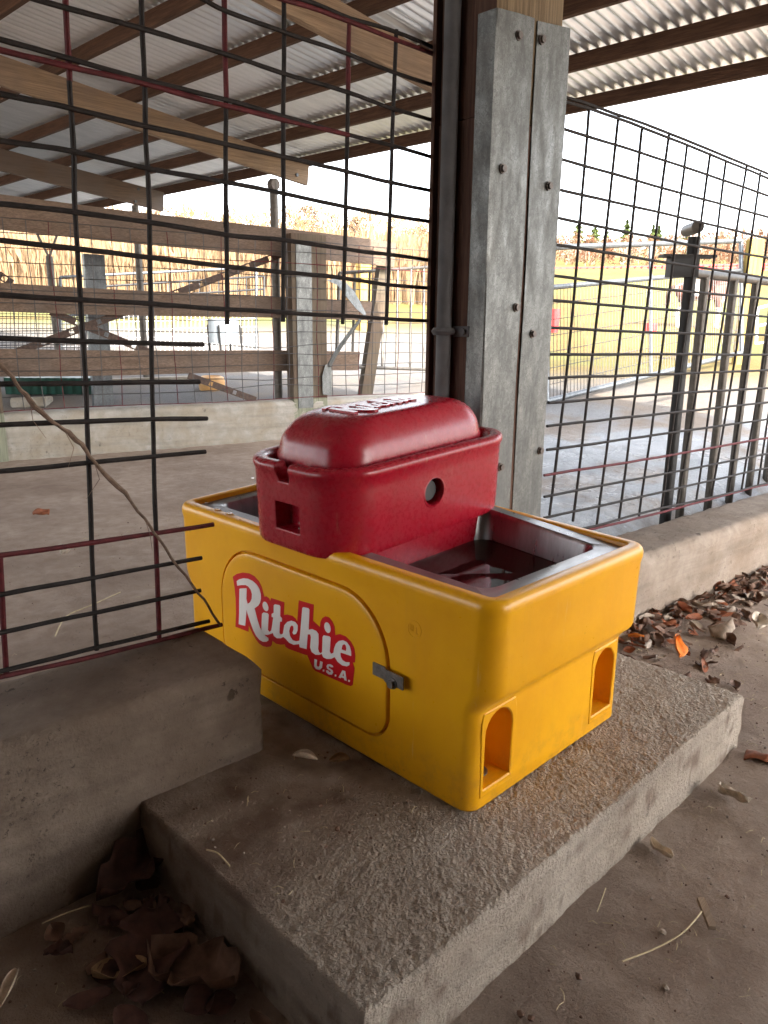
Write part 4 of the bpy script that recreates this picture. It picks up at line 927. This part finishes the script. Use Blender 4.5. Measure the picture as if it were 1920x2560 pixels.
# ------------------------------------------------------------------ horse
def horse(p, yaw):
    t = thing('horse', 'chestnut and white horse standing in the field behind the black post', 'horse', p)
    V = {}; E = []
    def jn(nm, x, y, z, r, par=None):
        V[nm] = (len(V), Vector((x, y, z)), r)
        if par: E.append((V[par][0], V[nm][0]))
    jn('chest', .45, 0, 1.12, .29); jn('belly', 0, 0, 1.10, .31, 'chest'); jn('rump', -.5, 0, 1.16, .30, 'belly'); jn('tailhead', -.78, 0, 1.22, .12, 'rump')
    jn('neck1', .72, 0, 1.32, .20, 'chest'); jn('neck2', .93, 0, 1.55, .14, 'neck1'); jn('poll', 1.08, 0, 1.72, .12, 'neck2'); jn('face', 1.28, 0, 1.58, .10, 'poll'); jn('muzzle', 1.46, 0, 1.42, .075, 'face')
    for s in (-1, 1):
        q = 'fl%d' % s; jn(q+'a', .46, .15*s, .85, .12, 'chest'); jn(q+'b', .48, .16*s, .48, .06, q+'a'); jn(q+'c', .47, .16*s, .12, .045, q+'b'); jn(q+'d', .50, .16*s, .02, .06, q+'c')
        q = 'hl%d' % s; jn(q+'a', -.50, .17*s, .88, .16, 'rump'); jn(q+'e', -.42, .18*s, .72, .11, q+'a'); jn(q+'b', -.66, .18*s, .50, .065, q+'e'); jn(q+'c', -.60, .18*s, .12, .047, q+'b'); jn(q+'d', -.56, .18*s, .02, .06, q+'c')
        jn('ear%d' % s, 1.05, .06*s, 1.88, .028, 'poll')
    me = bpy.data.meshes.new('coat'); me.from_pydata([v[1] for v in V.values()], E, [])
    o = bpy.data.objects.new('coat', me); COL.objects.link(o)
    sk_ = o.modifiers.new('s', 'SKIN'); me.skin_vertices  # layer is created with the modifier
    if not me.skin_vertices: bpy.context.view_layer.objects.active = o; bpy.ops.mesh.customdata_skin_add()
    for (i, _, r) in V.values(): me.skin_vertices[0].data[i].radius = (r, r)
    me.skin_vertices[0].data[V['belly'][0]].use_root = True
    sd_ = o.modifiers.new('d', 'SUBSURF'); sd_.levels = 2; sd_.render_levels = 2
    dg = bpy.context.evaluated_depsgraph_get(); nm = bpy.data.meshes.new_from_object(o.evaluated_get(dg)); o.modifiers.clear(); o.data = nm; bpy.data.meshes.remove(me)
    nm.materials.clear(); nm.materials.append(M['horse_brown']); nm.materials.append(M['horse_white'])
    for f in nm.polygons:
        f.use_smooth = True; c = f.center
        f.material_index = 1 if (c.z < .62 or (fbm(c.x, c.y, c.z, 2, 1.7) > .28 and c.x < .6)) else 0
    o.parent = t; t.rotation_euler.z = yaw
    bm = B(); P = [Vector((1.0, 0, 1.80)), Vector((.86, 0, 1.62)), Vector((.66, 0, 1.46))]; add_tube(bm, smoothpath(P, 3), [.03, .05, .06, .06, .06, .05, .04], 6); mo = obj('mane', bm, M['mane']); mo.parent = t
    bm = B(); add_tube(bm, smoothpath([Vector((-.78, 0, 1.24)), Vector((-.92, 0, 1.05)), Vector((-.94, 0, .55))], 3), [.05, .06, .07, .08, .08, .07, .04], 6); mo = obj('tail', bm, M['mane']); mo.parent = t
hp = grounded(1745, 828, 22.0); horse(hp, math.radians(-62))

# ------------------------------------------------------------------ vegetation
def blades(name, n, place, hmin, hmax, w, mat, label, cat=None, kind='stuff', lean=.25, plume=True, seed=1):
    r = random.Random(seed); V = []; F = []
    for i in range(n):
        p, hs = place(r); h = r.uniform(hmin, hmax)*hs; a = r.uniform(0, 6.28); l = r.gauss(0, lean)*h; dx, dy = math.cos(a), math.sin(a); sx, sy = -FW[1]*1.4, FW[0]*1.4
        an = r.uniform(-.6, .6); sx, sy = RT[0]*math.cos(an)-RT[1]*math.sin(an), RT[0]*math.sin(an)+RT[1]*math.cos(an)
        base = len(V); ww = w*r.uniform(.6, 1.3)
        for k, (t, wd) in enumerate(((0, 1), (.45, .8), (.72, .55), (.84, 1.9 if plume else .4), (1, .15))):
            ox, oy, oz = p.x+dx*l*t*t, p.y+dy*l*t*t, p.z+h*t
            V += [(ox-sx*ww*wd/2, oy-sy*ww*wd/2, oz), (ox+sx*ww*wd/2, oy+sy*ww*wd/2, oz)]
        for k in range(4): F.append((base+2*k, base+2*k+1, base+2*k+3, base+2*k+2))
    me = bpy.data.meshes.new(name); me.from_pydata(V, [], F); me.materials.append(mat); o = bpy.data.objects.new(name, me); COL.objects.link(o)
    tag(o, label, cat, None, kind); return o
def reed_place(r):
    px = r.uniform(-260, 1250); d = r.uniform(38, 62); p = at(px, 800, d); p.z = gz(p.x, p.y)-.1
    top = np.interp(px, [-260, 0, 400, 700, 1000, 1250], [585, 590, 600, 598, 605, 610])+40*fbm(px*.011, d*.1, 0, 3, 1.); zt = at(px, top, d).z
    return p, max(.5, (zt-p.z))*r.choice((.75, .85, .95, 1.0, 1.08))
blades('reed_bed', 13000, reed_place, .8, 1.08, .075, M['reed'], 'tall dry tan reeds along the field edge', None, 'stuff', .13)
def bushes(name, n, px0, px1, d0, d1, tops, mats, label, seed, strokes=70, wd=.05):
    r = random.Random(seed); V = []; F = []; MI = []
    for i in range(n):
        px = r.uniform(px0, px1); d = r.uniform(d0, d1); p = at(px, 700, d); p.z = gz(p.x, p.y)-.2
        H = max(1.2, at(px, np.interp(px, *tops), d).z-p.z)*r.choice((.35, .55, .7, .85, 1., 1.05))*(1+.22*fbm(px*.02, d*.05, 0, 3, 1.)); Wb = H*r.uniform(.35, .7); mi = r.randrange(len(mats))
        for k in range(strokes):
            t = r.random()**.7; a = r.uniform(0, 6.28); rr = Wb*.5*math.sqrt(r.random())*math.sin(math.pi*min(.97, .25+.72*t))
            c = Vector((p.x+math.cos(a)*rr, p.y+math.sin(a)*rr, p.z+H*t)); L = H*r.uniform(.05, .16); up = Vector((math.cos(a)*r.uniform(.1, .9), math.sin(a)*r.uniform(.1, .9), r.uniform(.3, 1))).normalized()
            sd2 = Vector((RT[0], RT[1], r.uniform(-.5, .5))).normalized(); w = wd*r.uniform(.5, 1.6); b_ = len(V)
            V += [tuple(c-sd2*w), tuple(c+sd2*w), tuple(c+up*L+sd2*w*.3), tuple(c+up*L-sd2*w*.3)]; F.append((b_, b_+1, b_+2, b_+3)); MI.append(mi)
        if r.random() < .35:
            b_ = len(V); w = H*.008; sd2 = Vector((RT[0], RT[1], 0)); q = p+Vector((0, 0, H*.8)); V += [tuple(p-sd2*w*1.6), tuple(p+sd2*w*1.6), tuple(q+sd2*w*.5), tuple(q-sd2*w*.5)]; F.append((b_, b_+1, b_+2, b_+3)); MI.append(len(mats)-1)
    me = bpy.data.meshes.new(name); me.from_pydata(V, [], F)
    for mt in mats: me.materials.append(mt)
    me.polygons.foreach_set('material_index', MI); o = bpy.data.objects.new(name, me); COL.objects.link(o); tag(o, label, None, None, 'stuff')
M['br1'] = brushmat('rust_brush', (.125, .062, .036), .35); M['br2'] = brushmat('tan_brush', (.155, .098, .058), .35); M['br3'] = brushmat('grey_twig', (.30, .23, .18), .2); M['br4'] = brushmat('pale_gold_brush', (.235, .15, .078), .35)
bushes('brush_thicket', 520, 1230, 2140, 66, 108, ([1230, 1400, 1500, 1640, 1800, 2140], [580, 592, 600, 594, 586, 580]), [M['br1'], M['br1'], M['br2'], M['br3']], 'bare reddish brown brush across the far field edge', 3)
bushes('brush_thicket', 460, -300, 1260, 62, 92, ([-300, 0, 400, 700, 900, 1260], [540, 538, 534, 548, 540, 575]), [M['br4'], M['br2'], M['br4'], M['br3']], 'pale gold autumn brush rising behind the dry reeds', 8, 70, .05)
def tree(name, label, px, pytop, d, wpx, mat, kind='conifer', group=None, seed=0):
    r = random.Random(seed+px); p = at(px, 760, d); p.z = gz(p.x, p.y)-.2; zt = at(px, pytop, d).z; h = zt-p.z; w = wpx/FPX*d
    t = thing(name, label, 'tree', p, group)
    bm = B(); add_tube(bm, [p, p+Vector((.03*h*r.uniform(-1, 1), 0, h*.5)), p+Vector((0, 0, h*.97))], [h*.022, h*.014, h*.004], 7)
    if kind != 'conifer':
        for k in range(26):
            z = h*r.uniform(.25, .95); a = r.uniform(0, 6.28); L = w*.55*(1.05-z/h)+.15*w; q = p+Vector((0, 0, z)); add_tube(bm, [q, q+Vector((math.cos(a)*L*.6, math.sin(a)*L*.6, L*.3)), q+Vector((math.cos(a)*L, math.sin(a)*L, L*.75))], [h*.006, h*.004, h*.0015], 5)
    obj('trunk', bm, M['trunk'], t)
    V = []; F = []; nleaf = {'conifer': 1300, 'larch': 2200, 'bare': 0}[kind]
    for k in range(nleaf):
        f = r.random()
        if kind == 'conifer':
            z = h*(.12+.88*f); rad = w*.5*(1-f)**.8*(.55+.45*math.sin(f*40+r.uniform(-.5, .5))); a = r.uniform(0, 6.28); rr = rad*r.uniform(.4, 1.05)
            c = Vector((math.cos(a)*rr, math.sin(a)*rr, z-rr*.25)); s = h*.05
        else:
            z = h*(.28+.72*f**.8); rad = w*.5*math.sin(math.pi*min(1, .18+.82*(1-f)))**.6; a = r.uniform(0, 6.28); rr = rad*math.sqrt(r.random()); c = Vector((math.cos(a)*rr, math.sin(a)*rr, z)); s = h*.018
            if fbm(c.x, c.y, c.z, 2, .9) < -.2: continue
        nrm = Vector((r.gauss(0, 1), r.gauss(0, 1), r.gauss(0, 1))).normalized(); u = nrm.orthogonal().normalized(); v = nrm.cross(u); b_ = len(V)
        V += [tuple(c+u*s), tuple(c+v*s*.6), tuple(c-u*s), tuple(c-v*s*.6)]; F.append((b_, b_+1, b_+2, b_+3))
    me = bpy.data.meshes.new('crown'); me.from_pydata(V, [], F); me.materials.append(mat); o = bpy.data.objects.new('crown', me); COL.objects.link(o); o.parent = t
G1 = 'conifers on the far field edge'
for px, top, w, lab in ((1433, 561, 40, 'tall narrow green conifer nearest the timber post'), (1474, 572, 44, 'round topped green conifer second from the timber post'), (1502, 578, 26, 'small green conifer in a gap of the bare brush'), (1551, 560, 40, 'pointed green conifer in the middle of the brush'), (1616, 571, 24, 'slim green conifer left of the pipe stub'), (1630, 574, 22, 'slim green conifer just right of its slim twin'), (1702, 582, 34, 'low green conifer behind the black gate post')):
    tree('conifer_tree', lab, px, top-3, 100, w*1.6, M['conifer'], 'conifer', G1)
G2 = 'orange trees above the reeds'
for px, top, w, d, lab in ((785, 522, 90, 66, 'tallest orange feathery tree rising above the reeds'), (890, 548, 66, 66, 'lower orange tree right of the tallest tree'), (1035, 575, 90, 64, 'wide orange tree against the timber post'), (560, 572, 60, 70, 'small pale orange tree above the left reeds'), (660, 570, 60, 70, 'small orange tree just left of the barn pole')):
    tree('larch_tree', lab, px, top, d, w, M['larch'], 'larch', G2)
G3 = 'bare trees on the skyline'
for px, top, w, d, lab in ((1835, 548, 40, 118, 'thin bare tree on the skyline near the right edge'), (1900, 560, 46, 118, 'thin bare tree at the right edge of the skyline'), (1395, 575, 40, 118, 'thin bare tree on the skyline beside the timber post')):
    tree('bare_tree', lab, px, top, d, w, M['brush'], 'bare', G3)

# ------------------------------------------------------------------ leaves, straw and small litter
def leaf_mesh(bm, p, L, Wd, yaw, curl, roll, tilt, lobed=False, mi=0, r=random, fold=0.):
    nu, nv = 12, 6; G_ = []
    ca_, sa_ = math.cos(yaw), math.sin(yaw); Rm = Matrix.Rotation(yaw, 3, 'Z') @ Matrix.Rotation(tilt, 3, 'Y') @ Matrix.Rotation(roll, 3, 'X')
    ph = r.uniform(0, 6)
    for i in range(nu+1):
        t = i/nu; w = math.sin(math.pi*min(1, t*.96+.03))**.75*Wd/2
        if lobed: w *= .58+.62*abs(math.sin(t*math.pi*3.3+.2))
        row = []
        for j in range(nv+1):
            s = (j/nv-.5)*2; y = s*w; x = (t-.5)*L
            z = curl*Wd*(s*s)*(.6+.5*t)+.10*L*math.sin(t*3.4+ph)*abs(curl)+.03*L*math.sin(t*9+s*3+ph)+fold*abs(s)*w
            if abs(curl) > 1.2:
                ang = s*curl*1.3; rad = w/max(.2, abs(ang)/abs(s) if s else 1); y = rad*math.sin(ang) if s else 0; z = rad*(1-math.cos(ang))+.04*L*math.sin(t*3+ph)
            row.append(bm.verts.new(Vector(p)+Rm @ Vector((x, y, z))))
        G_.append(row)
    for i in range(nu):
        for j in range(nv): bm.faces.new((G_[i][j], G_[i+1][j], G_[i+1][j+1], G_[i][j+1])).material_index = mi
# the drift of leaves along the right curb
bm = B(); r = random.Random(5)
for k in range(330):
    u = r.random(); x = 1.36+2.7*u**1.2; edge = .62-.091*(x-1.36)
    sp = .26*(1-u*.75); y = edge-abs(r.gauss(0, sp))-.01
    if x < 1.275+.06 and y < .0: continue
    hgt = max(0, .055*(1-(edge-y)/.32))*(1-.6*u); 
    leaf_mesh(bm, (x, y, FLOOR+.012+hgt*r.uniform(.4, 1.1)), r.uniform(.05, .115), r.uniform(.025, .06), r.uniform(0, 6.28), r.uniform(-.5, .7), r.gauss(0, .42), r.gauss(0, .3), r.random() < .3, r.choice((0, 0, 0, 0, 1, 3)), r)
o = obj('leaf_drift', bm, LEAF, None, 0); tag(o, 'drift of curled brown leaves heaped along the right curb', 'leaves', None, 'stuff')
for f in o.data.polygons: f.use_smooth = True
# dark leaves in the corner of curb and pad
bm = B()
for k in range(34):
    x = -.62-abs(r.gauss(0, .25)); y = .60-abs(r.gauss(0, .22)); 
    if r.random() < .45: x, y = -.63-abs(r.gauss(0, .05)), r.uniform(-.25, .6)
    leaf_mesh(bm, (x, y, FLOOR+.012+r.uniform(0, .03)), r.uniform(.05, .12), r.uniform(.03, .07), r.uniform(0, 6.28), r.uniform(-.4, .45), r.gauss(0, .25), r.gauss(0, .18), r.random() < .5, r.choice((0, 0, 1)), r)
o = obj('leaf_litter', bm, [M['leaf_dark'], LEAF[0]], None, 0); tag(o, 'dark dead leaves caught in the corner between left curb and pad', 'leaves', None, 'stuff')
for f in o.data.polygons: f.use_smooth = True
def one_leaf(px, py, z, L, Wd, yaw, curl, roll, tilt, mat, label, lobed=False, fold=0., name='fallen_leaf'):
    p = onz(px, py, z); bm = B(); leaf_mesh(bm, p, L, Wd, yaw, curl, roll, tilt, lobed, 0, random.Random(int(px)), fold)
    o = obj(name, bm, mat, None, 0, p); tag(o, label, 'leaf')
    for f in o.data.polygons: f.use_smooth = True
    md = o.modifiers.new('t', 'SOLIDIFY'); md.thickness = .0012
    return o
one_leaf(1690, 1617, -.10, .135, .08, .6, .35, .75, -.3, M['leaf_orange'], 'bright orange leaf on top of the brown leaf drift')
one_leaf(1590, 1592, -.11, .07, .05, 1.9, .3, .5, .2, M['leaf_orange'], 'small orange leaf against the waterer in the leaf drift')
one_leaf(1893, 1560, -.16, .14, .08, .4, .5, .3, .1, LEAF[2], 'pale curled leaf at the right edge beside the drift')
one_leaf(1800, 1555, -.14, .12, .09, 2.2, -.9, .3, .3, LEAF[1], 'grey brown cupped leaf lying in the leaf drift')
one_leaf(762, 1893, .022, .075, .06, -.9, 1.9, .1, .15, M['leaf_cream'], 'cream rolled leaf on the shaded pad below the door')
one_leaf(848, 1899, .016, .06, .055, -.5, 1.7, .3, .1, M['leaf_tan'], 'tan rolled leaf right of the cream one on the pad')
one_leaf(372, 2370, FLOOR+.03, .30, .17, .95, .12, .1, -.05, M['leaf_dark'], 'large flat rust brown oak leaf on the dark floor', True)
one_leaf(300, 2430, FLOOR+.02, .12, .075, 2.6, .3, .2, .1, M['leaf_tan'], 'small tan leaf under the large oak leaf', False)
one_leaf(480, 2440, FLOOR+.03, .24, .17, 2.0, .35, .2, .1, LEAF[0], 'crumpled brown oak leaf right of the large flat one', True)
one_leaf(330, 2190, FLOOR+.04, .22, .13, .2, .6, .3, .1, M['leaf_dark'], 'dark curled leaf against the left curb', True)
one_leaf(20, 2470, FLOOR+.02, .11, .05, .9, 1.6, .1, .1, M['leaf_cream'], 'pale folded corn husk piece at the lower left edge', False)
one_leaf(1832, 1990, FLOOR+.03, .15, .07, 1.0, .35, .5, .35, LEAF[2], 'pale twisted leaf beside the right corner of the pad', True)
one_leaf(1898, 1878, FLOOR+.035, .10, .08, 1.2, -.6, .6, .2, LEAF[3], 'rusty curled leaf at the right edge past the pad', False)
one_leaf(1652, 2128, FLOOR+.012, .09, .03, 1.15, .7, .1, .1, M['leaf_cream'], 'narrow cream leaf on the floor in front of the pad', False)
one_leaf(102, 1286, FLOOR+.02, .14, .08, .2, .5, .2, .1, LEAF[3], 'small reddish leaf on the pen floor behind the left panel')
one_leaf(160, 1385, FLOOR+.02, .12, .08, .8, .8, .2, .1, LEAF[2], 'pale leaf on the pen floor below the reddish leaf')
# straw stalks
def stalk(pts, r0, label, z, mat='straw'):
    P = [onz(a, b, z)+Vector((0, 0, c)) for a, b, c in pts]; bm = B(); sp = smoothpath(P, 4); add_tube(bm, sp, [r0]*len(sp), 5); o = obj('straw_stalk', bm, M[mat], None, 35, P[0]); tag(o, label, 'straw')
stalk([(1555, 2403, 0), (1635, 2375, .004), (1700, 2345, .012), (1735, 2315, .02), (1752, 2290, .015)], .0022, 'long curved straw stalk on the floor right of the pad', FLOOR+.012)
stalk([(1492, 2280, 0), (1512, 2235, .02)], .0015, 'short straw stalk close to the pad front', FLOOR+.01)
stalk([(516, 2124, 0), (545, 2140, .008), (574, 2165, 0)], .0022, 'curved pale straw stalk on the shaded pad', .008)
stalk([(105, 2308, 0), (170, 2285, .006), (235, 2268, .01)], .0018, 'straight straw stalk on the dark floor by the left curb', FLOOR+.02)
stalk([(137, 1590, 0), (165, 1545, .01), (220, 1520, .01), (300, 1480, .0)], .004, 'bent straw stalk on the wet pen floor', FLOOR+.015)
p = onz(1765, 2285, FLOOR+.02); bm = B(); add_beam(bm, p-Vector((.035, .03, 0)), p+Vector((.035, .03, .006)), .018, .012); o = obj('wood_chip', bm, M['rafter'], None, 35, p); tag(o, 'small weathered wood chip at the end of the long straw', 'wood chip')
def litter(name, n, place, mats, label, cat, seed):
    r = random.Random(seed); bm = B()
    for k in range(n):
        x, y, z = place(r); L = r.uniform(.008, .035); a = r.uniform(0, 6.28)
        if r.random() < .72:
            s = r.uniform(.0012, .0045)*(2.0 if r.random() < .06 else 1); mi = r.choice((1, 2, 2)); f1 = [r.uniform(.7, 1.3) for _ in range(3)]
            g_ = bmesh.ops.create_icosphere(bm, subdivisions=1, radius=s, matrix=Matrix.Translation((x, y, z+s*.35)) @ Matrix.Rotation(a, 4, 'Z') @ Matrix.Diagonal((f1[0], f1[1], f1[2]*.7, 1)))
            for v in g_['verts']:
                v.co += Vector((r.gauss(0, s*.12), r.gauss(0, s*.12), r.gauss(0, s*.1)))
                for f in v.link_faces: f.material_index = mi
        else:
            add_tube(bm, [(x, y, z), (x+L*.5*math.cos(a), y+L*.5*math.sin(a), z+r.uniform(0, .008)), (x+L*math.cos(a+.12), y+L*math.sin(a+.12), z)], r.uniform(.0005, .0011), 4, 0)
    o = obj(name, bm, mats, None, 0); tag(o, label, cat, None, 'stuff')
mats3 = [M['straw'], LEAF[1], LEAF[0]]
def pl_front(r):
    while True:
        x, y = r.uniform(-1.2, 3.4), r.uniform(-1.1, .55)
        if not (-.62 < x < 1.29 and y > -.27): return x, y, FLOOR+.004+.010*fbm(x, y, 0, 4, 2.2)
litter('floor_litter', 2600, pl_front, mats3, 'scattered grit and straw bits on the dirt floor around the pad', 'litter', 11)
litter('pen_litter', 1100, lambda r: (lambda x, y: (x, y, FLOOR+.004+.010*fbm(x, y, 0, 4, 2.2)))(r.uniform(-1.8, 2.6), 1.1+3.2*r.random()**1.3), mats3, 'scattered grit and straw bits on the pen floor behind the left curb', 'litter', 12)
litter('pad_litter', 110, lambda r: (r.uniform(-.57, -.02), r.uniform(.1, .58)**1.0, .004), mats3, 'small bits of straw and dirt on the shaded end of the pad', 'litter', 13)
